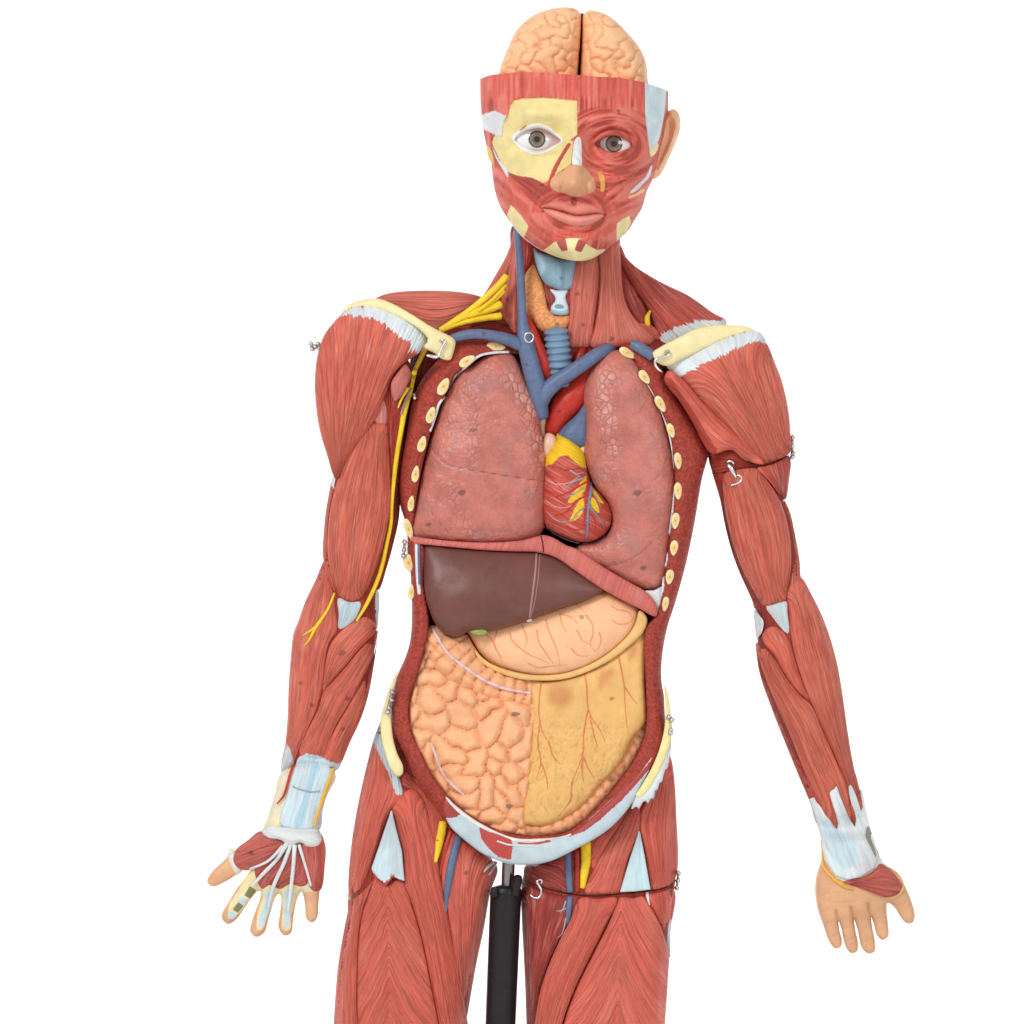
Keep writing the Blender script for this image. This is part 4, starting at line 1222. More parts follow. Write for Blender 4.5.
# ------------------------------------------------------------------ arm with the closed skin hand
ARM2 = [(690, 370), (678, 400), (700, 440), (709.5, 456.5), (712.6, 474), (720, 499.5), (724.5, 523), (731, 549), (739.5, 572.5), (752, 600.5), (755, 615), (756, 643), (759, 671), (771, 707), (784, 740), (797, 772), (812, 806), (820, 824), (866, 812), (860, 790), (853.6, 765.4), (848, 733),
        (843, 697), (837.5, 664.5), (831, 640), (823, 617.6), (812.5, 596), (800.7, 577), (799.6, 559.6), (795, 534), (790, 512), (785, 499.5), (789, 478), (789, 456.5), (780, 420), (765, 380), (730, 358)]
arm2, AR2 = body('arm', model, ARM2, MUSCLE_DEEP, base=-4, k=.6, sp=3, back='round', inset=1.6, cap=44)
arm2['label'] = 'detachable arm with smooth tan hand hanging from metal hooks'
muscle('arm_muscle', arm2, [(709, 456), (712.6, 474), (720, 499.5), (724.5, 523), (731, 549), (739.5, 572.5), (752, 600.5), (755, 609), (762, 606), (752, 590), (740, 566), (729, 531), (724, 500), (724, 474), (720, 458)], [AR2], ((714, 457), (757, 607)), MUSCLE_DEEP, k=.35, cap=7)
muscle('biceps_muscle', arm2, [(724, 474), (738, 468), (757, 468), (765, 476), (773, 487), (782, 505), (789, 530), (791.5, 559), (789, 584), (785, 601), (776, 603), (764, 606), (752, 588), (739.5, 562), (729, 528), (723.5, 496)], [AR2], ((742, 469), (774, 604)), W1, k=.42, cap=15)
muscle('arm_muscle', arm2, [(784, 500), (790, 512), (795, 534), (799.6, 559.6), (801, 577), (806, 590), (800, 606), (788, 604), (788, 590), (791.5, 560), (789, 530)], [AR2], ((785, 502), (796, 604)), W1, k=.35, cap=7)
muscle('deltoid_muscle', arm2, [(757, 468), (772, 464), (789, 456), (791, 462), (789.5, 478), (785, 500), (779, 495), (771, 484)], [AR2], ((778, 462), (785, 499)), dict(W1, base=srgb(186, 80, 70)), k=.55, cap=12, lift=3)
body('tendon', arm2, [(763, 605), (772, 604), (780, 601), (787, 600), (788, 612), (790, 638), (780, 628), (770, 615)], dict(CART, base=srgb(198, 212, 214)), base=[AR2], k=.3, cap=4, sp=1.8, fib=((775, 602), (789, 637)))
body('tendon', arm2, [(754.5, 609), (760, 616), (763.5, 621), (762, 632), (757, 638), (755, 628)], CART, base=lambda V: A([front([AR2], x, y) for x, y in V]) + 4, thick=6, k=.4, cap=4, sp=1.6, fib=((756, 610), (758, 637)))
BR2 = [(787, 590), (800, 577), (812.5, 596), (823, 617.6), (831, 640), (837.5, 664.5), (843, 697), (848, 733), (853.6, 765.4), (860, 790), (868, 836), (855, 838), (848, 796), (838, 764), (825, 735), (812, 705), (799, 671), (791, 641), (789, 612)]
muscle('forearm_muscle', arm2, BR2, [AR2], ((796, 584), (856, 808)), W1, k=.36, cap=13, patches=[])
PT2 = [(762, 634), (772, 626), (782, 630), (790, 641), (799, 671), (810, 700), (800, 694), (786, 676), (774, 655), (765, 645)]
muscle('forearm_muscle', arm2, PT2, [AR2], ((774, 628), (808, 698)), dict(W1, fx=.3, streak=.6), k=.4, cap=9)
FC2 = [(756, 643), (764, 646), (776, 661), (788, 680), (801, 696), (812, 706), (825, 735), (837, 763), (848, 790), (850, 834), (838, 842), (828, 826), (818, 800), (806, 775), (790, 735), (770, 690), (760, 662)]
muscle('forearm_muscle', arm2, FC2, [AR2], ((762, 646), (838, 822)), W1, k=.38, cap=12)
FU2 = [(756, 643), (759, 671), (771, 707), (784, 740), (797, 772), (809.6, 802), (818, 826), (832, 836), (828, 812), (810, 780), (793, 742), (774, 697), (762, 662)]
muscle('forearm_muscle', arm2, FU2, [AR2], ((757, 646), (826, 822)), dict(W1, base=srgb(188, 80, 70)), k=.4, cap=8)
HAND2 = [(820, 834), (822, 843), (822, 857), (817, 872), (815, 886), (815.5, 898), (817.5, 909), (823, 925), (829, 941), (835, 948.6), (841, 946.5), (842, 940), (839.5, 930), (838.5, 921), (841, 928), (845, 945), (850.5, 953), (857, 951.5), (858, 943), (855.5, 930), (854, 919), (857.5, 930), (861.7, 947.5), (868, 953.7), (874.8, 951.5), (875.3, 943), (872.5, 928), (871.2, 917), (874, 925), (876.5, 934.5), (882, 940), (888.2, 936.5), (888.2, 924), (887, 910), (887.5, 903.5), (890.5, 904), (896, 909.5), (898.5, 914), (906, 923), (912.5, 923), (915, 916), (912, 902), (905, 885), (899, 876), (888, 866.5), (879, 854), (872, 838), (869, 833), (850, 835), (834, 835)]
FINGERS = [[(838.5, 924), (836, 911)], [(854, 922), (851, 907)], [(871.3, 920), (868, 904)]]
gf = line_groove(FINGERS, 1.4, 4)
CREASE = [[(824, 926), (834, 921)], [(829, 939), (839, 934)], [(841, 930), (852, 927)], [(845, 942), (856, 938)], [(857, 930), (870, 927)], [(861, 943), (874, 939)], [(873, 921), (887, 917)], [(876, 932), (888, 928)], [(897, 908), (910, 900)],
          [(822, 896), (834, 893), (848, 894), (862, 899)], [(826, 902), (842, 903), (858, 901)], [(878, 900), (872, 894), (868, 892)]]
gc = line_groove(CREASE, .9, .9)
hand2, HA2 = body('hand', arm2, HAND2, dict(SKIN, base=srgb(220, 168, 126)), base=4, k=.72, cap=26, sp=1.4, back='round', disp=lambda V, P: gf(V, P) + gc(V, P) - .9 * np.exp(-(dist_line(V, [(822, 912), (850, 904), (884, 900)]) / 3.5) ** 2),
                  patches=[([(800, 790), (870, 780), (890, 850), (883, 868), (868, 873), (852, 884), (836, 878), (826, 862), (818, 850)], srgb(226, 228, 224), 1, .8, False)])
WR2 = [(809, 800), (816, 799), (821, 806), (832, 821), (836, 828), (844, 826), (842, 812), (838, 800), (834, 790), (837, 786), (842, 800), (853, 824), (856, 815), (848, 796), (849, 786), (854, 790), (859, 806), (862, 792), (866, 812), (870, 829), (876, 850), (880, 860), (873, 868), (860, 877), (848, 880), (838, 878), (829, 866), (823, 855), (822, 840), (815, 815)]
FORE2 = [AR2] + [o_sh[o.name] for o in arm2.children if o.name.startswith('forearm')]
body('tendon', hand2, [(809, 799), (812, 798), (815, 797), (818, 802), (822, 808), (826, 815), (830, 819), (834, 826), (837, 829), (838, 824), (836, 815), (833, 806), (831, 799), (829.5, 793), (832, 790), (834.5, 789), (836.5, 785), (838, 789), (841, 798), (845, 808), (848, 816), (852, 822), (855, 827), (856, 819), (854, 810), (851, 802), (849, 794), (848.5, 787),
                       (850.5, 784.5), (853, 788), (857, 798), (861, 811), (861.5, 800), (860, 789), (862, 790), (867, 814), (871, 830), (875, 843), (879, 856), (874, 869), (860, 877.5), (847, 880), (836, 876), (827, 863), (822.5, 850), (820, 834), (814, 814)],
     dict(CART, base=srgb(216, 222, 224), fx=.3, bump=.0025), base=lambda V: A([front([HA2] + FORE2, x, y) for x, y in V]) + 1.6, relax=12, thick=6, k=.2, cap=3, sp=1.5, smooth_outline=False,
     fib=lambda V: np.stack([(V[:, 0] * .9 - V[:, 1] * .36), V[:, 1], 0 * V[:, 0]], 1), patches=[([(822, 822), (830, 822), (840, 832), (852, 836), (858, 852), (858, 862), (846, 868), (834, 858), (826, 842)], srgb(196, 216, 224), 3, 5)])
muscle('palm_muscle', hand2, [(843, 882), (854, 879), (866, 876), (876, 868), (880, 863.5), (890, 869), (898, 878), (902, 886), (898, 894), (890, 897), (880, 896), (868, 891), (855, 886.5)], [HA2], ((848, 882), (900, 886)), dict(MUSCLE, base=srgb(206, 102, 92)), k=.6, cap=12, sp=1.6, lift=1)
draped('skin_edge', hand2, [(821, 840), (822.5, 850), (823.5, 866), (829, 874), (838, 882), (848, 888), (853, 888.5)], [.8, 1.2, 1.3, 1.5, 1.9, 1.6, .8], dict(NERVE, base=srgb(240, 178, 70)), [HA2], lift=2)
draped('skin_edge', hand2, [(888, 867), (896, 872), (902, 880), (903, 887), (899, 894), (892, 897.5), (884, 898)], [.6, 1.0, 1.1, 1.0, 1.0, 1.0, .6], dict(NERVE, base=srgb(240, 200, 130)), [HA2], lift=1.5)
body('pressure_strip', hand2, [(868, 826), (871, 832), (875, 845), (879, 854), (877, 859), (871, 848), (866, 837), (866, 830)], dict(name='olive_paint', base=srgb(142, 142, 122)), base=lambda V: A([front([HA2], x, y) for x, y in V]) + 2.5, k=.3, cap=1.5, sp=1.3)

# shoulder above the cut
PEC = [(664, 380), (668, 371), (676, 374), (686, 382), (703, 402), (722, 421), (742, 441), (764, 464), (745, 460), (731, 450), (712, 454), (703, 443), (694, 425), (680, 402)]
pec, PE2 = body('chest_muscle_stump', arm2, PEC, dict(MUSCLE, base=srgb(218, 104, 86)), base=24, k=.55, cap=10, sp=2, thick=30, fib=((668, 374), (757, 464)), patches=[([(660, 378), (678, 404), (692, 426), (702, 445), (712, 456), (717, 451), (708, 437), (694, 412), (680, 392), (670, 378)], srgb(172, 66, 54), 1.5, 2)])
DEL2 = [(666, 364), (680, 354), (703, 345), (728, 335), (748, 330), (760, 332), (768, 345), (774, 360), (782, 381), (788, 407), (790.5, 431), (790.5, 452), (782, 458), (772, 462.5), (760, 466.5), (740, 446), (718, 422), (700, 403), (685, 385), (676, 377)]


del2, DE2 = body('deltoid_muscle', arm2, DEL2, MUSCLE, base=12, k=.66, cap=46, sp=2.4, back='round', fib=((712, 349), (775, 463), .26, .06),
                 patches=[([(660, 362), (668, 367), (677, 379), (690, 371.5), (704, 363.5), (722, 354.5), (740, 346.5), (757, 342), (772, 342), (764, 328), (740, 332), (700, 348)], c_white, 6.5, .8, False)])
muscle('arm_muscle', arm2, [(712, 454), (724, 451), (734, 451), (748, 460), (758, 466), (742, 469), (726, 472), (713, 473)], [AR2], ((714, 462), (756, 467)), MUSCLE_DEEP, k=.5, cap=6)
body('tendon', arm2, [(720, 453), (728, 450), (734, 451), (730, 454), (722, 455)], dict(CART, base=srgb(176, 186, 196)), base=12, k=.5, sp=1.4, fib=((720, 453), (734, 451)))
CLAV2 = [(652.5, 353), (661, 346.5), (677, 338), (698, 328), (722, 325), (744, 326), (753, 329), (756, 333), (750, 337.5), (731, 338.5), (712, 345.5), (703, 349.5), (682, 359.5), (668, 366), (658, 363), (654, 358)]
cl2, CL2 = body('collar_bone', model, CLAV2, BONE, base=lambda V: np.interp(V[:, 0], [652, 690, 756], [26, 24, 12]), k=.62, cap=9, sp=1.8, thick=20)
draped('joint_line', arm2, [(711, 473.5), (724, 472.5), (740, 469), (758, 467), (774, 463.5), (789.5, 455)], [.4, .5, .6, .6, .6, .4], DARK, [AR2] + [o_sh[o.name] for o in arm2.children], lift=-.2, step=2)  # dark strip standing for the shaded gap at the arm joint
ARM2ALL = [AR2] + [o_sh[o.name] for o in arm2.children if o.name in o_sh]

# ------------------------------------------------------------------ legs
LEG1 = [(398, 690), (384, 712), (374, 735), (366, 768), (358, 804), (351, 847), (348.5, 892), (348, 909), (343.5, 932), (338, 966), (334, 1018), (332, 1060), (336, 1150), (350, 1300), (428, 1300), (444, 1150), (461, 1060), (466, 1024), (468.5, 1009), (476, 966), (484, 928), (490.5, 892), (497.5, 868), (488, 850), (455, 800), (430, 770), (410, 720)]
leg1, LE1 = body('leg', model, LEG1, MUSCLE_DEEP, base=-30, k=.62, cap=46, sp=3, back='round', inset=1.8)
leg1['label'] = 'leg whose thigh has no joint line'
TFL1 = [(385, 712), (375, 735), (366, 768), (358, 804), (351, 847), (348.5, 892), (350.5, 898), (356, 896), (367, 876), (377, 850), (390, 811), (403, 796), (399, 776), (390, 752), (384, 728)]
muscle('thigh_muscle', leg1, TFL1, [LE1], ((388, 720), (352, 896)), MUSCLE_THIGH, k=.36, cap=13, patches=[([(380, 722), (373, 740), (376, 748), (381, 757), (386, 768), (391, 779), (394, 792), (400, 795), (406, 792), (403, 775), (392, 745), (388, 712)], c_blue, 5, .8, False)])
SART1 = [(392, 808), (404, 792), (414, 788), (424, 800), (430, 822), (436, 846), (441, 880), (447, 908), (453, 945), (462, 990), (470, 1075), (450, 1075), (440, 1030), (431, 985), (422, 940), (413, 908), (404, 882), (402, 852)]
muscle('thigh_muscle', leg1, SART1, [LE1], ((402, 796), (460, 1072)), dict(MUSCLE_THIGH, base=srgb(216, 102, 84)), k=.36, cap=10)
body('thigh_muscle', leg1, [(404, 772), (418, 780), (436, 802), (450, 824), (446, 830), (438, 838), (434, 846), (426, 812), (414, 792), (402, 785)], MUSCLE_THIGH, base=[LE1], k=.3, cap=5, sp=2.2, fib=((406, 776), (442, 834)))
body('fascia', leg1, [(391.5, 809), (396, 828), (402, 851), (404.5, 881), (398, 879), (393, 877), (386, 886), (380, 880), (374, 876), (371.5, 868), (379, 846)], dict(CART, base=srgb(198, 218, 224), dark=.95, streak=.15), base=lambda V: A([front([LE1], x, y) for x, y in V]) + 7, thick=6, k=.14, cap=3, sp=1.6, smooth_outline=False, fib=((391, 812), (388, 882)),
     patches=[([(368, 862), (376, 876), (385, 884), (393, 874), (399, 880), (408, 882), (406, 892), (370, 890)], srgb(186, 80, 70), 4, .8, False)])


RF1 = [(388, 884), (396, 879), (404, 882), (413, 908), (422, 940), (431, 985), (440, 1030), (448, 1075), (356, 1075), (357, 1020), (357, 985), (358, 950), (362, 916), (370, 892), (376, 876)]
rect, _ = muscle('thigh_muscle', leg1, RF1, [LE1], None, dict(MUSCLE_THIGH, fx=.5, fy=.03, dark=.78, bump=.0042), k=.3, cap=14, fib=lambda V: np.stack([(V[:, 1] - 130 * (1 - np.exp(-np.abs(V[:, 0] - (386 + 0.02 * (V[:, 1] - 880) + 3 * fbm(V[:, 1] / 14, V[:, 1] * 0, 5))) / 52)) + 6 * fbm(V[:, 0] / 30, V[:, 1] / 40, 8)) * .42, np.abs(V[:, 0] - 386), 0 * V[:, 0]], 1),
                 disp=lambda V, P: -2.2 * np.exp(-((V[:, 0] - (386 + .02 * (V[:, 1] - 880))) / 3.0) ** 2) * smooth(890, 930, V[:, 1]))
VL1 = [(375, 875), (368, 886), (356, 897), (348.5, 900), (348, 909), (343.5, 932), (338, 966), (334, 1018), (332, 1060), (333, 1075), (357, 1075), (357.5, 1000), (358.5, 950), (362.5, 914)]
muscle('thigh_muscle', leg1, VL1, [LE1], ((366, 886), (345, 1075)), MUSCLE_THIGH, k=.36, cap=10)
body('tendon', leg1, [(348, 893), (351, 897), (352, 905), (348.5, 911), (347.5, 902)], CART, base=[LE1], k=.4, cap=3, sp=1.4, fib=((349, 893), (349, 910)))
ADD1 = [(452, 832), (466, 842), (482, 853), (497.5, 867), (490.5, 892), (484, 928), (476, 966), (468.5, 1009), (466, 1024), (464, 1040), (458, 985), (452, 945), (446.5, 908), (441, 880), (446, 850)]
muscle('thigh_muscle', leg1, ADD1, [LE1], ((492, 862), (462, 1030)), dict(MUSCLE_THIGH, base=srgb(216, 104, 88)), k=.36, cap=11, patches=[mark(466, 873, 2, .55)])
muscle('thigh_muscle', leg1, [(430, 810), (440, 818), (438, 838), (436, 850), (431, 838), (428, 822)], [LE1], ((436, 812), (434, 850)), MUSCLE_THIGH, k=.4, cap=5)
LEG1ALL = [LE1] + [o_sh[o.name] for o in leg1.children]
draped('nerve', leg1, [(443, 822), (441, 834), (438, 848), (435.5, 862)], [4.0, 4.6, 3.8, 1.6], NERVE, LEG1ALL, lift=.5, patches=[(resample(spline([(436, 839), (438.5, 838.5), (439, 842), (436.5, 842)]), 1, True), tuple(list(srgb(74, 58, 40)[:3]) + [.7]), 1, 1)])
draped('artery', leg1, [(451, 831), (447, 845), (443, 862), (440, 876)], [2.6, 3.2, 2.8, 1.2], dict(ARTERY, base=srgb(178, 60, 48)), LEG1ALL, lift=.3)
draped('vein', leg1, [(458.5, 837), (453.5, 856), (449.5, 875), (447, 893), (446, 912)], [3.6, 4.2, 4.2, 3.2, .9], VEIN, LEG1ALL, lift=.6)
draped('tendon', leg1, [(493, 862), (487, 868), (484, 872)], [1.8, 1.6, .6], WHITE, LEG1ALL, lift=1)
draped('tendon', leg1, [(496, 862), (492, 870), (489, 875)], [1.8, 1.6, .6], WHITE, LEG1ALL, lift=1)

LEG2 = [(662, 730), (670, 745), (674.5, 780), (676.5, 816), (678, 870), (675.5, 894), (670.5, 932), (669.5, 963), (665, 1024), (662, 1060), (655, 1150), (640, 1300), (562, 1300), (542, 1150), (529, 1060), (527, 1024), (525, 982), (521.5, 913), (519.5, 887), (523.5, 868), (528, 852), (560, 840), (600, 800), (640, 755)]
leg2, LE2 = body('leg', model, LEG2, MUSCLE_DEEP, base=-30, k=.62, cap=46, sp=3, back='round', inset=1.8)
leg2['label'] = 'detachable leg with dark joint line across the thigh and metal hooks'
M2 = dict(MUSCLE_THIGH, base=srgb(214, 100, 84))
muscle('thigh_muscle', leg2, [(667, 752), (660, 774), (648, 797), (640, 812), (639, 830), (645, 857), (652, 889), (664, 887.5), (672, 884), (677.5, 870), (676.5, 816), (674.5, 780), (671, 758)], [LE2], ((662, 772), (664, 888)), M2, k=.36, cap=11,
       patches=[([(672, 745), (668, 764), (660, 781), (655, 793), (652, 800), (646, 801), (640, 809), (630, 812), (630, 800), (650, 770), (664, 740)], c_white, 4, .8, False)])
muscle('thigh_muscle', leg2, [(637, 803), (641, 812), (640, 829), (629, 861), (620, 892), (602, 894.5), (585, 893), (592, 872), (604, 850), (618, 828), (628, 812)], [LE2], ((636, 806), (602, 894)), dict(M2, base=srgb(220, 106, 90)), k=.4, cap=9)
body('fascia', leg2, [(639.5, 829), (645, 857), (650.5, 889.5), (634, 891.5), (620, 892), (629, 861)], dict(CART, base=srgb(194, 214, 220), dark=.95, streak=.15), base=lambda V: A([front([LE2], x, y) for x, y in V]) + 7, thick=6, k=.14, cap=3, sp=1.6, smooth_outline=False, fib=((639, 830), (635, 890)))
muscle('thigh_muscle', leg2, [(592, 840), (606, 830), (620, 816), (636, 800), (637, 804), (624, 820), (608, 845), (593, 870)], [LE2], ((630, 806), (596, 862)), M2, k=.4, cap=6)
muscle('thigh_muscle', leg2, [(524, 868), (532, 860), (548, 862), (566, 853), (567, 870), (567.5, 892), (555, 890), (540, 886.5), (526, 880)], [LE2], ((530, 862), (562, 890)), dict(M2, base=srgb(172, 72, 64)), k=.4, cap=7, patches=[([(524, 866), (534, 860), (552, 862), (546, 862), (534, 866)], c_white, 2.5, .8)])
SARTB = [(580, 898), (598, 898.5), (617, 898), (606, 925), (590, 957), (574, 990), (562, 1024), (550, 1075), (530, 1075), (534, 1030), (542, 985), (556, 948), (569, 922)]
RFB = [(619, 898), (634, 897.5), (643, 896), (650, 905), (657, 918), (664, 936), (669, 955), (668.5, 972), (665, 1024), (661, 1075), (552, 1075), (563, 1024), (576, 988), (592, 955), (607, 925)]
muscle('thigh_muscle', leg2, [(525.5, 885), (545, 892), (562, 895.5), (580, 898), (570, 921), (556, 948), (542, 985), (534, 1030), (530, 1075), (528, 1060), (526.5, 1024), (525, 982), (521.5, 913), (521, 890)], [LE2], ((545, 892), (529, 1072)), dict(M2, base=srgb(164, 66, 58)), k=.36, cap=10)
muscle('thigh_muscle', leg2, [(644, 895), (660, 892), (672, 888), (675.5, 894), (670.5, 932), (669.5, 958), (664, 935), (655, 913)], [LE2], ((662, 891), (669, 956)), M2, k=.4, cap=6, patches=[([(672, 918), (676, 920), (672, 950), (668, 955), (667, 938)], c_white, 2.5, .8)])
muscle('thigh_muscle', leg2, RFB, [LE2], None, dict(M2, base=srgb(220, 106, 90), fx=.5, fy=.03, dark=.78, bump=.0042), k=.32, cap=14,
       fib=lambda V: np.stack([(V[:, 1] - 140 * (1 - np.exp(-np.abs(V[:, 0] - (620 - .04 * (V[:, 1] - 900) + 3 * fbm(V[:, 1] / 14, V[:, 1] * 0, 6))) / 54)) + 6 * fbm(V[:, 0] / 30, V[:, 1] / 40, 9)) * .42, np.abs(V[:, 0] - 620), 0 * V[:, 0]], 1),
       disp=lambda V, P: -2.0 * np.exp(-((V[:, 0] - (620 - .04 * (V[:, 1] - 900))) / 3.0) ** 2) * smooth(905, 945, V[:, 1]))
muscle('thigh_muscle', leg2, SARTB, [LE2], ((600, 900), (540, 1072)), dict(M2, base=srgb(222, 108, 90)), k=.4, cap=12, lift=4)
LEG2ALL = [LE2] + [o_sh[o.name] for o in leg2.children if o.name in o_sh]
draped('vein', leg2, [(567.5, 850), (568.5, 870), (570, 892)], [3.6, 3.8, 3.4], VEIN, LEG2ALL, lift=1)
draped('vein', leg2, [(570, 897), (569, 908), (567.5, 924)], [3.0, 3.0, 1.6], VEIN, LEG2ALL, lift=.6)
draped('artery', leg2, [(577, 850), (577.5, 870), (577.5, 892)], [2.6, 2.6, 2.4], dict(ARTERY, base=srgb(164, 54, 46)), LEG2ALL, lift=.8)
draped('nerve', leg2, [(586, 842), (586, 862), (584, 876), (582.5, 888)], [5.4, 5.2, 4.4, 2.6], NERVE, LEG2ALL, lift=.8)
for pts in [[(566, 901), (563, 909), (560, 914)], [(566, 918), (562, 934), (557, 938)], [(567, 908), (560, 911), (556, 911)]]:
    draped('vein_branch', leg2, pts, [.9, .7, .3], dict(VEIN, base=srgb(170, 170, 176)), LEG2ALL, lift=.3, step=1.5, sides=6)
draped('joint_line', leg2, [(527, 881), (543, 887.5), (567, 893.5), (595, 896), (619, 894), (648, 891), (664, 888), (676.5, 880)], [.5, .8, 1.0, .8, .7, .8, .9, .5], DARK, LEG2ALL, lift=-.3, step=2)  # thigh joint gap drawn as a dark strip, its shade put into colour
draped('joint_pin', leg2, [(647, 892.5), (648, 899), (649.5, 905)], [1.6, 1.4, .8], WHITE, LEG2ALL, lift=.6)

# ------------------------------------------------------------------ head
H_TOP = [(480, 79), (489, 75.5), (498, 74), (524, 72), (552, 73), (577, 75), (603, 77), (620, 78), (646, 83), (667, 90)]
H_R = [(667, 90), (667, 108), (664.5, 131), (660, 150), (656, 168), (652, 181), (647.5, 190), (642, 208), (634, 221)]
H_JAW = [(634, 221), (628, 231), (616, 242), (602, 253), (590, 259.5), (577, 261), (560, 258), (545, 252), (534, 246), (521, 236), (510, 222)]
H_L = [(510, 222), (500, 206), (495, 191), (492.5, 176), (491, 163), (488, 157), (486, 144), (483, 129), (481.5, 116), (480.5, 103), (480, 79)]
hp = [spline(q, False) for q in (H_TOP, H_R, H_JAW, H_L)]
HEADO = np.vstack([q[:-1] for q in hp])
JAW = hp[2]
_RX = np.vstack([hp[1], hp[2][:len(hp[2]) // 2]])
_LX = np.vstack([hp[3][::-1], hp[2][::-1][:len(hp[2]) // 2]])
_RX = _RX[np.argsort(_RX[:, 1])]
_LX = _LX[np.argsort(_LX[:, 1])]


def head_t(V):
    y = V[:, 1]
    r = np.interp(y, _RX[:, 1], _RX[:, 0])
    l = np.interp(y, _LX[:, 1], _LX[:, 0])
    hw = np.maximum((r - l) / 2, 8)
    return np.clip((V[:, 0] - (r + l) / 2) / hw, -1, 1)


def gs(V, cx, cy, sx, sy, rot=0.0):
    a = math.radians(rot)
    x, y = V[:, 0] - cx, V[:, 1] - cy
    u = x * math.cos(a) + y * math.sin(a)
    v = -x * math.sin(a) + y * math.cos(a)
    return np.exp(-.5 * ((u / sx) ** 2 + (v / sy) ** 2))


P_NOSE = [(563, 171), (568, 166.5), (574, 164.5), (581, 166), (587, 170), (592, 177), (595.5, 184), (595, 190), (590, 193.5), (584, 195.5), (577, 197), (570, 195.5), (564, 193), (558, 192), (552, 189), (550, 184), (553, 177)]
P_UP = [(541, 207), (547, 203.5), (555, 200.8), (562, 201.5), (568, 203), (573, 205), (579, 203.5), (586, 203.5), (595, 206), (601, 210), (604.5, 213.5), (596, 213), (586, 214.5), (577, 215), (571, 214), (562, 211), (552, 208.5)]
P_LOW = [(543, 209), (552, 209.5), (562, 212), (571, 215), (577, 216), (586, 215.5), (596, 214), (603.5, 214.5), (601.5, 218), (595, 222), (586, 225), (577, 226), (568, 224), (558, 220), (550, 215.5)]
P_BONE = [(502, 136), (503, 124), (509, 113), (510.5, 104), (514, 100.5), (521.5, 98.5), (543, 97.6), (560, 98.7), (577.2, 100.5), (577.2, 135), (571, 139), (566, 147), (560, 158), (554, 172), (548, 181), (543, 183), (532, 177.5), (517, 175.5), (507, 171.5), (500, 161), (492, 143), (494, 136)]
P_NB = [(573, 142), (570, 140), (562, 154), (556, 168), (553, 177), (562, 170), (571, 164)]
P_NC = [(577, 137), (580.5, 137.5), (581.5, 145), (582, 166), (577, 166), (571.5, 164), (573, 150), (574, 142)]
P_EYE1 = [(515.5, 139.5), (523, 132.5), (531, 129), (539, 128), (547, 130.5), (554, 135), (560.5, 141), (553, 145.5), (545, 149.5), (536, 150.5), (527, 147.5), (520, 143.5)]
P_SCL1 = [(511.5, 137.5), (518, 131), (527, 126.5), (537, 123.6), (548, 127), (556, 133), (562.5, 140.5), (555, 147), (546, 152), (535, 154), (524, 151), (516, 145)]
P_EYE2 = [(594.5, 144), (600, 139.5), (606, 136.5), (613, 135.3), (621, 137.3), (627, 141), (632, 145.3), (626, 149), (619, 151.8), (612, 152.3), (604, 150.3), (599, 147.5)]
P_RSTRIP = [(568.5, 143), (571, 143.5), (564, 156), (556.5, 171), (552, 184), (551, 192), (547.5, 190), (548.5, 181), (553, 168), (561, 154)]
P_BLUE = [(645, 82), (655, 85.5), (666.5, 89), (664.8, 112), (660, 137), (656, 146), (651, 158), (649.5, 148), (647, 130), (645, 112)]
P_TMP = [(478, 117), (486, 113.5), (494, 111), (500, 113), (506, 116), (503.5, 125), (502, 137), (495, 135), (488, 131), (481, 129)]
P_JAWL = [(511, 205), (521.5, 216), (528.5, 226), (526.5, 232), (523, 239), (513, 226), (507, 215)]
P_JAWR = [(617, 223.5), (623, 219), (629.5, 215.5), (631, 223), (626, 234), (617, 242), (616.5, 233)]
P_CHIN = [(541, 252), (548, 247), (554, 242.3), (561, 239.5), (570, 238), (578, 238), (585, 242.5), (590, 246.5), (597, 250), (606, 249), (597, 262), (577, 266), (558, 263)]
P_T1 = [(556, 242), (560, 239), (565, 237.5), (568, 250), (562, 251.5), (559, 247)]
P_T2 = [(578.5, 239.5), (582, 240), (586.5, 242.5), (581, 252.5), (574.5, 250), (576.5, 244)]
P_YS = [(598, 171.5), (602, 174), (605, 182), (604, 191), (601, 192), (600.5, 183)]
NOSE_L = resample(spline(P_NOSE), 1.2, True)
UP_L = resample(spline(P_UP), 1.2, True)
LOW_L = resample(spline(P_LOW), 1.2, True)
BONE_L = resample(A(P_BONE), 1.2, True)
E1_L = resample(spline(P_EYE1), 1.2, True)
E2_L = resample(spline(P_EYE2), 1.2, True)
SC_L = resample(spline(P_SCL1), 1.2, True)
CH_L = resample(A(P_CHIN), 1.2, True)
T1_L = resample(A(P_T1), 1.2, True)
T2_L = resample(A(P_T2), 1.2, True)
NOSE_D0 = 10.0


def head_base(V):
    t = head_t(V)
    D = np.interp(V[:, 1], [70, 110, 150, 200, 230, 262], [84, 88, 88, 86, 82, 74])
    dj = dist_line(V, JAW)
    e = np.sqrt(np.maximum(1 - (1 - np.clip(dj / 15, 0, 1)) ** 2, 0))
    return NOSE_D0 + D * np.maximum(1 - np.abs(t) ** 2.3, 0) ** .5 * (.86 + .14 * e)


def up(sd, w, h):
    return h * np.sqrt(np.maximum(1 - (1 - np.clip(sd / w, 0, 1)) ** 2, 0))


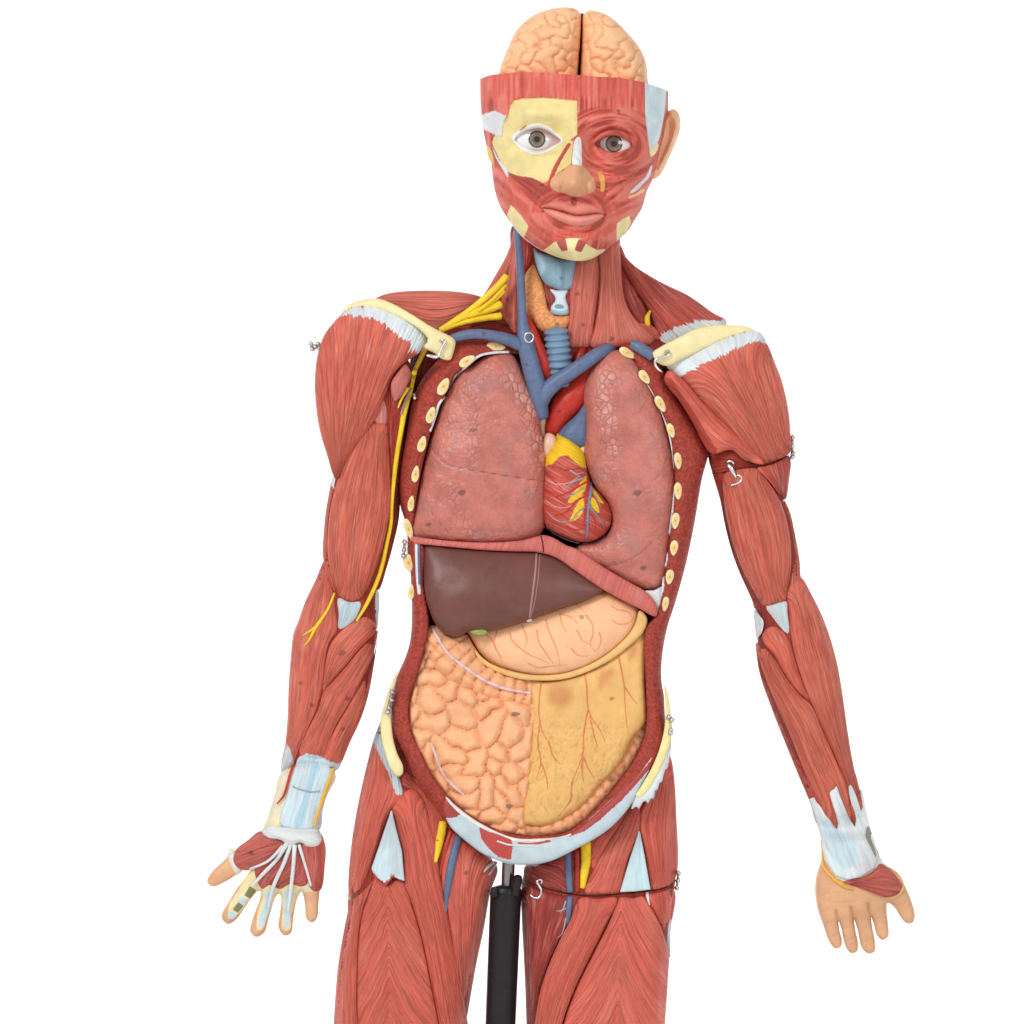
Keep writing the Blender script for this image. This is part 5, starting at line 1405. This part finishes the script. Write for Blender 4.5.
def head_streak(V):
    x, y = V[:, 0], V[:, 1]
    lines = []

    def add(u, v, w, f=.55):
        lines.append((w, (vnoise(u * f, v * .05, len(lines)) - .5) * 1.5 + (vnoise(u * f * .35, v * .03, 9 + len(lines)) - .5) * 1.2))
    r2 = np.hypot((x - 613) / 1.35, (y - 144) / 1.0)
    rm = np.hypot((x - 573) / 1.55, (y - 213) / 1.0)
    add(x, y, smooth(122, 92, y) * (1 - smooth(40, 26, r2)) + 1e-4)
    add(r2, np.arctan2(y - 144, x - 613) * 40, smooth(44, 30, r2), .62)
    add(rm, np.arctan2(y - 213, x - 573) * 40, smooth(36, 20, rm), .6)
    wl = smooth(568, 548, x) * smooth(168, 185, y) * (1 - smooth(30, 18, rm))
    add(x * -.62 + y * .78, x, wl, .42)
    wr = smooth(598, 612, x) * smooth(170, 186, y) * (1 - smooth(30, 18, rm))
    add(x * .45 + y * .9, x, wr, .42)
    add(x + y * .2, y, smooth(222, 236, y) * .6)
    add(x * .9 + y * .25, y, smooth(520, 505, x) * smooth(190, 176, y) * 0 + smooth(515, 500, x) * smooth(170, 186, y), .5)
    W = sum(l[0] for l in lines)
    h = sum(l[0] * l[1] for l in lines) / W
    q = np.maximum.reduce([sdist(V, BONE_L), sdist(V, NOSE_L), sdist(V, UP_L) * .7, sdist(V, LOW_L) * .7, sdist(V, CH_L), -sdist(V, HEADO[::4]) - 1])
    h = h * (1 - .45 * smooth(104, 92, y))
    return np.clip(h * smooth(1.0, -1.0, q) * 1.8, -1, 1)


def face(V):
    z = np.zeros(len(V))
    # nose
    for k in np.linspace(0, 1, 40):
        z = np.maximum(z, (7 + 15 * k) * gs(V, 578 - 4 * k, 134 + 46 * k, 6.2 + 4 * k, 7))
    z = np.maximum(z, 24 * gs(V, 574, 182, 9.5, 8.5))
    z = np.maximum(z, 12 * gs(V, 557.5, 185, 6, 6))
    z = np.maximum(z, 12 * gs(V, 589.5, 186, 5.5, 6))
    z -= 3.0 * gs(V, 565, 194.5, 3.2, 1.8) + 3.0 * gs(V, 583, 195.5, 3.2, 1.8)
    # sockets, brows, cheeks
    for ex, ey in ((537, 139), (613, 144)):
        z -= (14 if ex < 577 else 10) * gs(V, ex, ey + 1, 19, 11)
        z += (6.5 if ex < 577 else 4.5) * gs(V, ex, ey - 25, 22, 7)
        z -= 3.0 * gs(V, 577 + (ex - 577) * .42, ey - 2, 6, 9)
        z += 3.5 * gs(V, ex, ey + 17, 17, 5, 0)
        z -= 2.0 * gs(V, ex, ey + 11.5, 18, 2.2)
    z += 9 * gs(V, 522, 172, 15, 10) + 6 * gs(V, 630, 176, 14, 12)
    z += 2.5 * gs(V, 577, 116, 9, 9)
    # mouth and chin
    z += 5 * gs(V, 573, 212, 32, 17)
    z -= 3.2 * gs(V, 574, 200, 2.6, 4.5)
    z += up(sdist(V, UP_L), 5, 4.5) + up(sdist(V, LOW_L), 7, 6)
    z -= 2.5 * np.exp(-(dist_line(V, [(541, 208), (552, 209), (562, 211.6), (571, 214.6), (577, 215.5), (586, 215), (596, 213.6), (605, 214)]) / 1.1) ** 2)
    z -= 4 * gs(V, 576, 231, 20, 4)
    z += 7 * gs(V, 577, 246, 20, 9)
    z -= 2.6 * np.exp(-(dist_line(V, [(552, 192), (543, 198), (536, 207), (534, 214)]) / 3) ** 2)
    z -= 2.6 * np.exp(-(dist_line(V, [(597, 190), (606, 198), (611, 207), (612, 216)]) / 3) ** 2)
    # bare bone lies a step below the muscle
    z -= 2.6 * smooth(-.7, .7, sdist(V, BONE_L))
    z -= 1.2 * smooth(-.7, .7, sdist(V, CH_L)) * (1 - smooth(-.7, .7, np.maximum(sdist(V, T1_L), sdist(V, T2_L)))) * 1.0
    z += 1.4 * smooth(-.6, .6, sdist(V, SC_L))
    # upper lid fold
    z += 2.4 * np.exp(-(dist_line(V, [(593, 142), (600, 136), (607, 132.5), (614, 131.5), (622, 133.5), (629, 138.5), (634, 145)]) / 1.8) ** 2)
    z -= 2.2 * np.exp(-(dist_line(V, [(594, 137), (601, 131.5), (609, 128.5), (617, 128), (626, 131), (632, 137)]) / 1.6) ** 2)
    z += 1.6 * np.exp(-(dist_line(V, [(596, 148), (604, 153), (613, 155), (622, 153.5), (630, 148)]) / 1.8) ** 2)
    for rr in (19, 24, 29, 34):
        q = np.abs(np.hypot((V[:, 0] - 613) / 1.35, V[:, 1] - 142) - rr)
        z -= .6 * np.exp(-(q / 1.3) ** 2) * smooth(150, 160, V[:, 1]) * (.5 + fbm(V[:, 0] / 9, V[:, 1] / 9, rr))
        z -= .4 * np.exp(-(q / 1.3) ** 2) * smooth(132, 122, V[:, 1]) * (.4 + fbm(V[:, 0] / 9, V[:, 1] / 9, rr + 2))
    # cheek strands
    for l, a in (([(508, 177), (522, 186), (538, 198), (545, 204)], 2.2), ([(514, 176), (528, 184), (541, 194)], 1.8), ([(508, 183), (512, 197), (512, 212)], 2.4), ([(640, 170), (628, 184), (614, 195), (606, 204)], 2.0),
                 ([(646, 184), (630, 196), (614, 204)], 1.8), ([(600, 172), (606, 186), (603, 200)], 1.8), ([(604, 228), (600, 240), (601, 248)], 1.4), ([(620, 178), (622, 188), (612, 198)], 1.6), ([(634, 205), (622, 208), (612, 212)], 1.4)):
        z -= a * np.exp(-(dist_line(V, spline(l, False)) / 1.5) ** 2)
    # midline ridge of the forehead
    z += 1.2 * smooth(576.5, 578, V[:, 0]) * smooth(152, 132, V[:, 1])
    z += 1.1 * head_streak(V)
    z -= 10.5 * smooth(-.9, 1.0, sdist(V, E1_L)) + 10.5 * smooth(-.9, 1.0, sdist(V, E2_L))
    return z


def head_front(V, P):
    b = head_base(V)
    t = head_t(V)
    side = np.clip((b - NOSE_D0) / 60, 0, 1) ** .8
    return b + 1.18 * face(V) * side


def head_back(V, P):
    t = head_t(V)
    D = np.interp(V[:, 1], [70, 150, 200, 262], [92, 92, 70, -10])
    return NOSE_D0 - D * np.maximum(1 - np.abs(t) ** 2.3, 0) ** .5 - 1.0


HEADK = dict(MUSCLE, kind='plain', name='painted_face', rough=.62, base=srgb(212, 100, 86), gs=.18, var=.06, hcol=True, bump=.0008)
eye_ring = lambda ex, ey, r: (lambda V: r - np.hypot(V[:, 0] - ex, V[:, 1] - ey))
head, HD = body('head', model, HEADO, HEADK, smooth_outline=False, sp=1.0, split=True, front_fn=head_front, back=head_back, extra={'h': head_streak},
                patches=[(P_BONE, srgb(228, 210, 148), .8, .8, False), (P_NB, srgb(226, 208, 140), .4, .8, False), (P_NC, srgb(222, 224, 222), .6, .8, False),
                         (P_TMP, srgb(218, 218, 220), 2.5, 1.2, False), (P_RSTRIP, srgb(190, 80, 70), .4, .8), (P_SCL1, srgb(228, 228, 228), .4, .8), (P_EYE1, srgb(206, 170, 162), 0, .8), (P_EYE2, srgb(168, 80, 78), 0, .8),
                         (P_NOSE, srgb(220, 166, 126), .3, .8), (P_UP, srgb(214, 126, 112), 0, 1.6), (P_LOW, srgb(226, 146, 132), 0, 1.2),
                         (P_BLUE, srgb(206, 222, 228), .2, .8, False), (P_JAWL, srgb(238, 222, 160), .2, .7, False), (P_JAWR, srgb(236, 218, 156), .2, .7, False),
                         (P_CHIN, srgb(240, 226, 170), .2, .8, False), (P_T1, srgb(182, 88, 80), .1, .8, False), (P_T2, srgb(182, 88, 80), .1, .8, False), (P_YS, srgb(236, 180, 92), .2, .8),
                         ([(519, 130), (526, 124.5), (527, 126.5), (521, 131)], srgb(222, 130, 80), .2, .8, False),
                         ([(492, 146), (499, 160), (508, 172), (508, 178), (503, 170), (496, 158)], srgb(214, 222, 226), .4, .8),
                         ([(630, 193), (637, 185), (645, 178), (652, 164), (650, 176), (643, 184), (636, 191)], srgb(212, 218, 222), .3, .8),
                         ([(486, 145), (491, 150), (493, 162), (491, 166), (486, 158)], srgb(222, 192, 100), .4, .8),
                         ([(628, 197), (636, 193.5), (643, 189), (645, 190.5), (637, 195.5), (629, 198.5)], srgb(234, 190, 130), .2, .8),
                         ([(546, 252), (534, 245.2), (521, 235), (510, 221), (506, 222), (520, 240), (544, 256)], srgb(226, 222, 216), 0, .8, False),
                         mark(626, 235, 2, .5), mark(618, 111, 1.5, .7), mark(619, 113.5, 1.2, .6), mark(582, 197.4, 2.2, .0), mark(542, 185, 1.5, .7),
                         ([(572, 197.5), (576, 197.5), (577, 203), (574, 206), (571, 203)], tuple(list(srgb(120, 46, 44)[:3]) + [.7]), .3, 1.5)])


def uv_ball(cx, cy, d, rx, ry, rd, n=40, m=24):
    V, F = [], []
    for i in range(m + 1):
        a = math.pi * i / m
        for k in range(n):
            b = 2 * math.pi * k / n
            V.append((cx + rx * math.sin(a) * math.cos(b), cy + ry * math.sin(a) * math.sin(b), d + rd * math.cos(a)))
    for i in range(m):
        for k in range(n):
            k2 = (k + 1) % n
            F.append([i * n + k, (i + 1) * n + k, (i + 1) * n + k2, i * n + k2])
    return A(V), F


for ex, ey, ix, iy, rx in ((537.5, 139.5, 537, 139.2, 24), (613, 144, 614, 143.8, 20)):
    z0 = front([HD], ex, ey) + 10.2
    V, F = uv_ball(ex, ey, z0 - 13.0, rx, 16, 13)
    r = np.hypot(V[:, 0] - ix, V[:, 1] - iy)
    fr = V[:, 2] > z0 - 12
    far = np.where(fr, 0, 50)
    ang = np.arctan2(V[:, 1] - iy, V[:, 0] - ix)
    EYE = dict(name='eye_paint', base=srgb(226, 224, 222), gs=.1, var=.03, rough=.06, spec=.8, bump=.0001, blot=.05)
    # finer rings are needed round the iris: rebuild with a dense front
    V, F = uv_ball(ex, ey, z0 - 13.0, rx, 16, 13, 64, 90)
    r = np.hypot(V[:, 0] - ix, V[:, 1] - iy) + np.where(V[:, 2] > z0 - 12, 0, 50)
    at = {'fib': V, 'p0': 8.6 - r, 'p1': 7.2 - r, 'p2': 5.0 - r, 'p3': 3.0 - r}
    mt = make_mat(EYE, [(srgb(70, 62, 58), 0, .8), (srgb(134, 124, 112), 1.2, .8), (srgb(112, 96, 76), 1.4, 1.2), (srgb(34, 24, 26), 0, .8)])
    e = mesh_object('eyeball', world(V[:, 0], V[:, 1], V[:, 2]), F, mt, head, at)

EAR = [(667, 112), (670, 110), (674, 109.2), (678, 112), (680.3, 118), (680.6, 125), (678.6, 136), (675.5, 144), (672.5, 151), (668.5, 160), (664.5, 168.5), (660, 175.5), (655.5, 178.6), (652.5, 180), (649, 184), (647.5, 178), (650, 170), (655, 158), (659, 146), (663, 130), (665.5, 119)]
EAR_L = resample(spline(EAR), 1.5, True)


def ear_disp(V, P):
    s = sdist(V, EAR_L)
    o = dist_line(V, [(671, 114), (676, 118), (676.5, 126), (673, 140), (667, 153), (660, 168)])
    return 4.0 * np.exp(-(o / 2.6) ** 2) - 4.2 * np.exp(-(dist_line(V, [(668, 122), (669, 135), (665, 148), (659, 160)]) / 2.6) ** 2)


body('ear', head, EAR, dict(SKIN, base=srgb(240, 190, 148), tint=srgb(228, 168, 124)), base=lambda V: 4 + (680 - V[:, 0]) * .25, k=.7, cap=8, sp=1.4, back='round', disp=ear_disp,
     patches=[([(664, 114), (668, 111), (667, 124), (662, 142), (656, 158), (652, 170), (648, 182), (646, 178), (652, 160), (660, 138)], srgb(238, 190, 120), .6, 1.2)])
body('ear_root', head, [(649, 150), (654, 146), (659, 140), (661, 144), (657, 152), (653, 157), (650, 156)], BONE, base=[HD], k=.5, cap=3, sp=1.4, thick=6)
body('scalp_edge', head, [(666.5, 90), (668, 91.5), (668, 112), (665.5, 114)], dict(MUSCLE, base=srgb(188, 72, 62)), base=2, k=.6, sp=1, smooth_outline=False, fib=((667, 90), (667, 112)))
for pts in ([(642, 190), (646, 184), (650, 176), (654, 170)], [(641, 206), (644, 198), (648, 190), (650, 184)], [(632, 205), (638, 196), (643, 192)]):
    pass

# brain: two halves with folds
_ax = None


def worm_seeds(box, gap, n, seed, chain, reach):
    r = np.random.default_rng(seed)
    pts = []
    t = 0
    while len(pts) < n and t < 40000:
        t += 1
        q = r.uniform(box[:2], box[2:])
        if all((q[0] - p[0]) ** 2 + (q[1] - p[1]) ** 2 > gap * gap for p in pts):
            pts.append((q[0], q[1]))
    P = A(pts)
    own = np.arange(len(P))
    used = np.zeros(len(P), bool)
    for i in range(len(P)):
        if used[i]:
            continue
        used[i] = True
        cur, last = i, None
        for k in range(chain):
            d = np.hypot(*(P - P[cur]).T)
            c = [j for j in np.argsort(d) if not used[j] and d[j] < reach]
            if last is not None:
                v = P[cur] - P[last]
                c = [j for j in c if (P[j] - P[cur]) @ v > -.2 * np.linalg.norm(v) * d[j]]
            if not c:
                break
            j = c[0]
            own[j] = i
            used[j] = True
            last, cur = cur, j
    return P, own


BS, BO = worm_seeds((490, -5, 656, 98), 8.8, 290, 5, 3, 14)


def folds(V):
    wx = V[:, 0] + (fbm(V[:, 0] / 16, V[:, 1] / 16, 81, 2) - .5) * 13
    wy = V[:, 1] + (fbm(V[:, 0] / 16, V[:, 1] / 16, 93, 2) - .5) * 13
    best = np.full((len(V), len(BS)), 1e6)
    D = np.hypot(wx[:, None] - BS[None, :, 0], wy[:, None] - BS[None, :, 1])
    for i in range(len(BS)):
        best[:, BO[i]] = np.minimum(best[:, BO[i]], D[:, i])
    best.partition(1, axis=1)
    return best[:, 1] - best[:, 0]


def brain_disp(V, P):
    return 4.2 * (1 - np.exp(-folds(V) / 2.8)) - 3


def brain_groove(V):
    return np.exp(-(folds(V) / 1.3) ** 2) * (.35 + .65 * vnoise(V[:, 0] / 7, V[:, 1] / 7, 44))


body('brain_gap_shade', model, [(576, 20), (582, 13), (588, 20), (588, 80), (582, 92), (574, 80)], dict(DARK, base=srgb(92, 50, 36)), base=-24, k=.3, sp=2, thick=4)  # added dark sheet that paints the shade between the two halves
for OUT in ([(497, 92), (498.5, 76), (500, 68), (503, 59), (508, 47), (515, 32.5), (522, 24), (530, 17.6), (538, 13), (547, 10), (555, 8), (563, 7.2), (571, 7.5), (577, 9.5), (580.3, 13.5), (581, 20), (580.5, 40), (579, 60), (577.5, 80), (577, 92)],
            [(579.5, 92), (580, 75), (581, 55), (582, 35), (582.7, 19), (584, 13.5), (588, 10.6), (594, 10.5), (602, 12.5), (611, 17.2), (618, 23), (625, 30), (631, 36.5), (636, 42.5), (641, 50), (645, 59), (647, 68), (647.8, 78), (647, 92)]):
    body('brain_hemisphere', model, OUT, BRAIN, base=lambda V: 4 - 0 * V[:, 0], k=1.0, p=.8, sp=1.35, back='round', disp=brain_disp, extra={'groove': brain_groove})

# ------------------------------------------------------------------ hooks, pins and latches
def metal(parent, pts, r=1.1, name='metal_hook', mat=STEEL, sides=10):
    return tube(name, parent, pts, r, mat, sides=sides, step=1.2)


WHOOK = dict(STEEL, base=srgb(225, 225, 225), rough=.3)
zc = front([CL1], 442, 346)
o, _ = metal(model, [(443, 340, zc + 2), (445, 342, zc + 3), (443, 346, zc + 3), (440.5, 351, zc + 3), (438.5, 356, zc + 3), (435, 357, zc + 4), (430, 356, zc + 5), (426.5, 355.5, zc + 5)], [1.2, 1.4, 1.2, 1.1, 1.6, 2.0, 1.6, 1.0], mat=WHOOK)
metal(o, [(440, 341, zc + 2), (443, 340, zc + 3), (446, 342.5, zc + 3)], 1.1, 'hook_pin')
zc = front([CL2], 662, 352)
o, _ = metal(model, [(668.5, 350.5, zc + 1), (669.5, 353.5, zc + 3), (666, 356, zc + 4), (661, 357.5, zc + 4), (656, 359.5, zc + 4), (655, 364, zc + 4), (658, 369, zc + 4), (662, 372, zc + 4)], [.9, 1.0, 1.2, 1.4, 1.5, 1.4, 1.2, .6], mat=WHOOK)
metal(o, [(665, 354.5, zc + 2), (666, 351, zc + 3), (669, 350.5, zc + 2)], 1.0, 'hook_pin')
za = front(ARM2ALL, 733, 470)
o, _ = metal(model, [(728, 465, za + 4), (731, 468, za + 5), (734, 474, za + 5), (736, 477, za + 6)], [2.0, 2.6, 1.8, 1.2], mat=WHOOK)
metal(o, [(737, 475, za + 4), (741, 476.5, za + 5), (741, 481, za + 5), (737, 483.5, za + 5), (732, 485, za + 5), (730.5, 485.5, za + 4)], [1.0, 1.2, 1.2, 1.2, 1.0, .6], 'hook_pin', WHOOK)
metal(o, [(727, 462, za + 3), (731, 461, za + 4), (734, 464, za + 4)], 1.1, 'hook_pin', WHOOK)
zl = front(LEG2ALL, 540, 890)
o, _ = metal(model, [(540, 879, zl + 3), (537, 881.5, zl + 4), (538.5, 885, zl + 4), (541, 889, zl + 4), (541, 894, zl + 4), (538, 898, zl + 4), (533, 897, zl + 3), (530, 894.5, zl + 2)], [.9, 1.2, 1.2, 1.3, 1.3, 1.3, 1.1, .7], mat=WHOOK)
metal(o, [(541, 884, zl + 2), (542, 880.5, zl + 3), (539, 879, zl + 3)], 1.0, 'hook_pin', WHOOK)
zr = front([T_SH], 529, 338) + 20
tube('metal_ring', model, [(529 + 4.4 * math.cos(a), 337.5 + 4.8 * math.sin(a), 32) for a in np.arange(10) * .6283], .8, WHOOK, sides=8, step=1.2, closed=True)
DSTEEL = dict(STEEL, base=srgb(196, 192, 190), rough=.3)


def latch(pts, d, mats=None):
    o, _ = tube('metal_latch', model, [(pts[0][0], pts[0][1], d), (pts[-1][0], pts[-1][1], d)], 1.5, DSTEEL, sides=8, step=1.5)
    for (x, y) in pts:
        V, F = uv_ball(x, y, d + 2, 2.6, 2.6, 2.6, 12, 8)
        mesh_object('rivet', world(V[:, 0], V[:, 1], V[:, 2]), F, make_mat(DSTEEL, []), o, {'fib': V})
        a = random.random() * 3
        tube('latch_wire', o, [(x + 3 * math.cos(a), y + 3 * math.sin(a), d + 3), (x, y, d + 5), (x - 3 * math.cos(a + .5), y - 3 * math.sin(a + .5), d + 3)], .8, WHOOK, sides=6, step=1)


latch([(311, 344), (315, 347), (319, 348)], 4)
latch([(312, 349), (318, 344)], 4)
latch([(792.5, 437.5), (792, 446), (793, 453), (792.5, 457)], 6)
latch([(678.5, 873), (678, 881), (677, 888)], -26)
latch([(392, 692), (391.5, 700), (389, 708), (387.5, 712)], 16)
latch([(669, 717), (672, 720), (671, 730), (670.5, 733)], 22)
latch([(404.5, 542), (404, 550), (403.5, 556)], 12)
tube('metal_pin', model, [(414, 394, 14), (415, 399, 18)], 1.7, WHOOK, sides=8, step=1)

# ------------------------------------------------------------------ stand
stand = empty('display_stand', world(497, FLOOR, -30))
stand['label'] = 'black tube stand with steel rod holding the figure up between its thighs'
stand['category'] = 'stand'
tube('steel_rod', stand, [(509.5, 846, -12), (508.5, 864, -14), (507, 905, -18)], 6.4, dict(STEEL, base=srgb(150, 144, 146), rough=.3), sides=24, step=4)
T0, T1 = A([506, 889, -18]), A([482, 1478, -26])
tube('black_tube', stand, [T0, T0 * .995 + T1 * .005, T0 * .5 + T1 * .5, T1], [15, 15.6, 14.6, 14.6], BLACKM, sides=32, step=8, smooth_path=False)
tube('tube_collar', stand, [(506.6, 888, -18), (506.3, 893, -18), (506, 900, -18)], [14.5, 16.2, 15.8], dict(BLACKM, base=srgb(30, 28, 30)), sides=32, step=1.5)
tube('clamp_screw', stand, [(515, 896, -4), (516.5, 886, -4), (518, 878, -4), (518.5, 875.5, -4)], [4.2, 4.6, 4.4, 3.2], dict(BLACKM, base=srgb(38, 30, 32)), sides=16, step=1.5)
tube('clamp_screw', stand, [(494.5, 897, -4), (494.5, 891, -4), (495, 888.5, -4)], [3.6, 4.2, 3.4], dict(BLACKM, base=srgb(38, 30, 32)), sides=16, step=1.5)
tube('foot_plate', stand, [(481, 1476, -26), (481, 1484, -26), (481, 1492, -26)], [150, 210, 215], BLACKM, sides=48, step=4, smooth_path=False)

# ------------------------------------------------------------------ backdrop: white paper sweep
prof = [(2.2, 0.0)] + [(-2.0, 0.0)]
pts = [(-3.2, 0.0), (1.2, 0.0)] + [(1.2 + .9 * math.sin(a), .9 - .9 * math.cos(a)) for a in np.linspace(.15, math.pi / 2, 12)] + [(2.1, 5.0)]
Vb, Fb = [], []
for y, z in pts:
    Vb += [(-4.5, y, z), (4.5, y, z)]
for i in range(len(pts) - 1):
    Fb.append([2 * i, 2 * i + 1, 2 * i + 3, 2 * i + 2])
bd = mesh_object('backdrop', Vb, Fb, make_mat(dict(name='white_paper', base=(.9, .9, .9, 1), rough=.8, var=.0, bump=.0, blot=0, spec=.2), []), None, {'fib': A(Vb) * 1000})
bd['kind'] = 'structure'

# ------------------------------------------------------------------ light
w = bpy.data.worlds.new('World')
S.world = w
w.use_nodes = True
w.node_tree.nodes['Background'].inputs[0].default_value = (1, 1, 1, 1)
w.node_tree.nodes['Background'].inputs[1].default_value = .5


def softbox(loc, target, size, power, col=(1, 1, 1)):
    l = bpy.data.lights.new('softbox', 'AREA')
    l.shape = 'RECTANGLE'
    l.size, l.size_y = size
    l.energy = power
    l.color = col
    o = bpy.data.objects.new('softbox', l)
    COL.objects.link(o)
    o.location = loc
    o.rotation_euler = (Vector(target) - Vector(loc)).to_track_quat('-Z', 'Y').to_euler()


softbox((-1.9, -2.9, 3.0), (0, 0, 1.0), (1.1, 1.1), 74)
softbox((2.2, -3.4, 2.2), (0, 0, .95), (1.3, 1.3), 32)
for sx in (-1, 1):
    softbox((1.5 * sx, .9, 1.5), (1.5 * sx, 3, 1.5), (1.0, 2.6), 30)  # unseen pair, added to bring the backdrop up to white

# ------------------------------------------------------------------ camera
cd = bpy.data.cameras.new('camera')
cam = bpy.data.objects.new('camera', cd)
COL.objects.link(cam)
cam.location = (0, -CAM / 1000, ZC)
cam.rotation_euler = (math.pi / 2, 0, 0)
cd.sensor_width = 36
cd.lens = 36 * (CAM / 1000) / 1.024
cd.clip_end = 60
S.camera = cam
S.view_settings.view_transform = 'Standard'
S.view_settings.look = 'None'
S.view_settings.exposure = 0.13
S.view_settings.gamma = 1
S.view_settings.use_curve_mapping = False
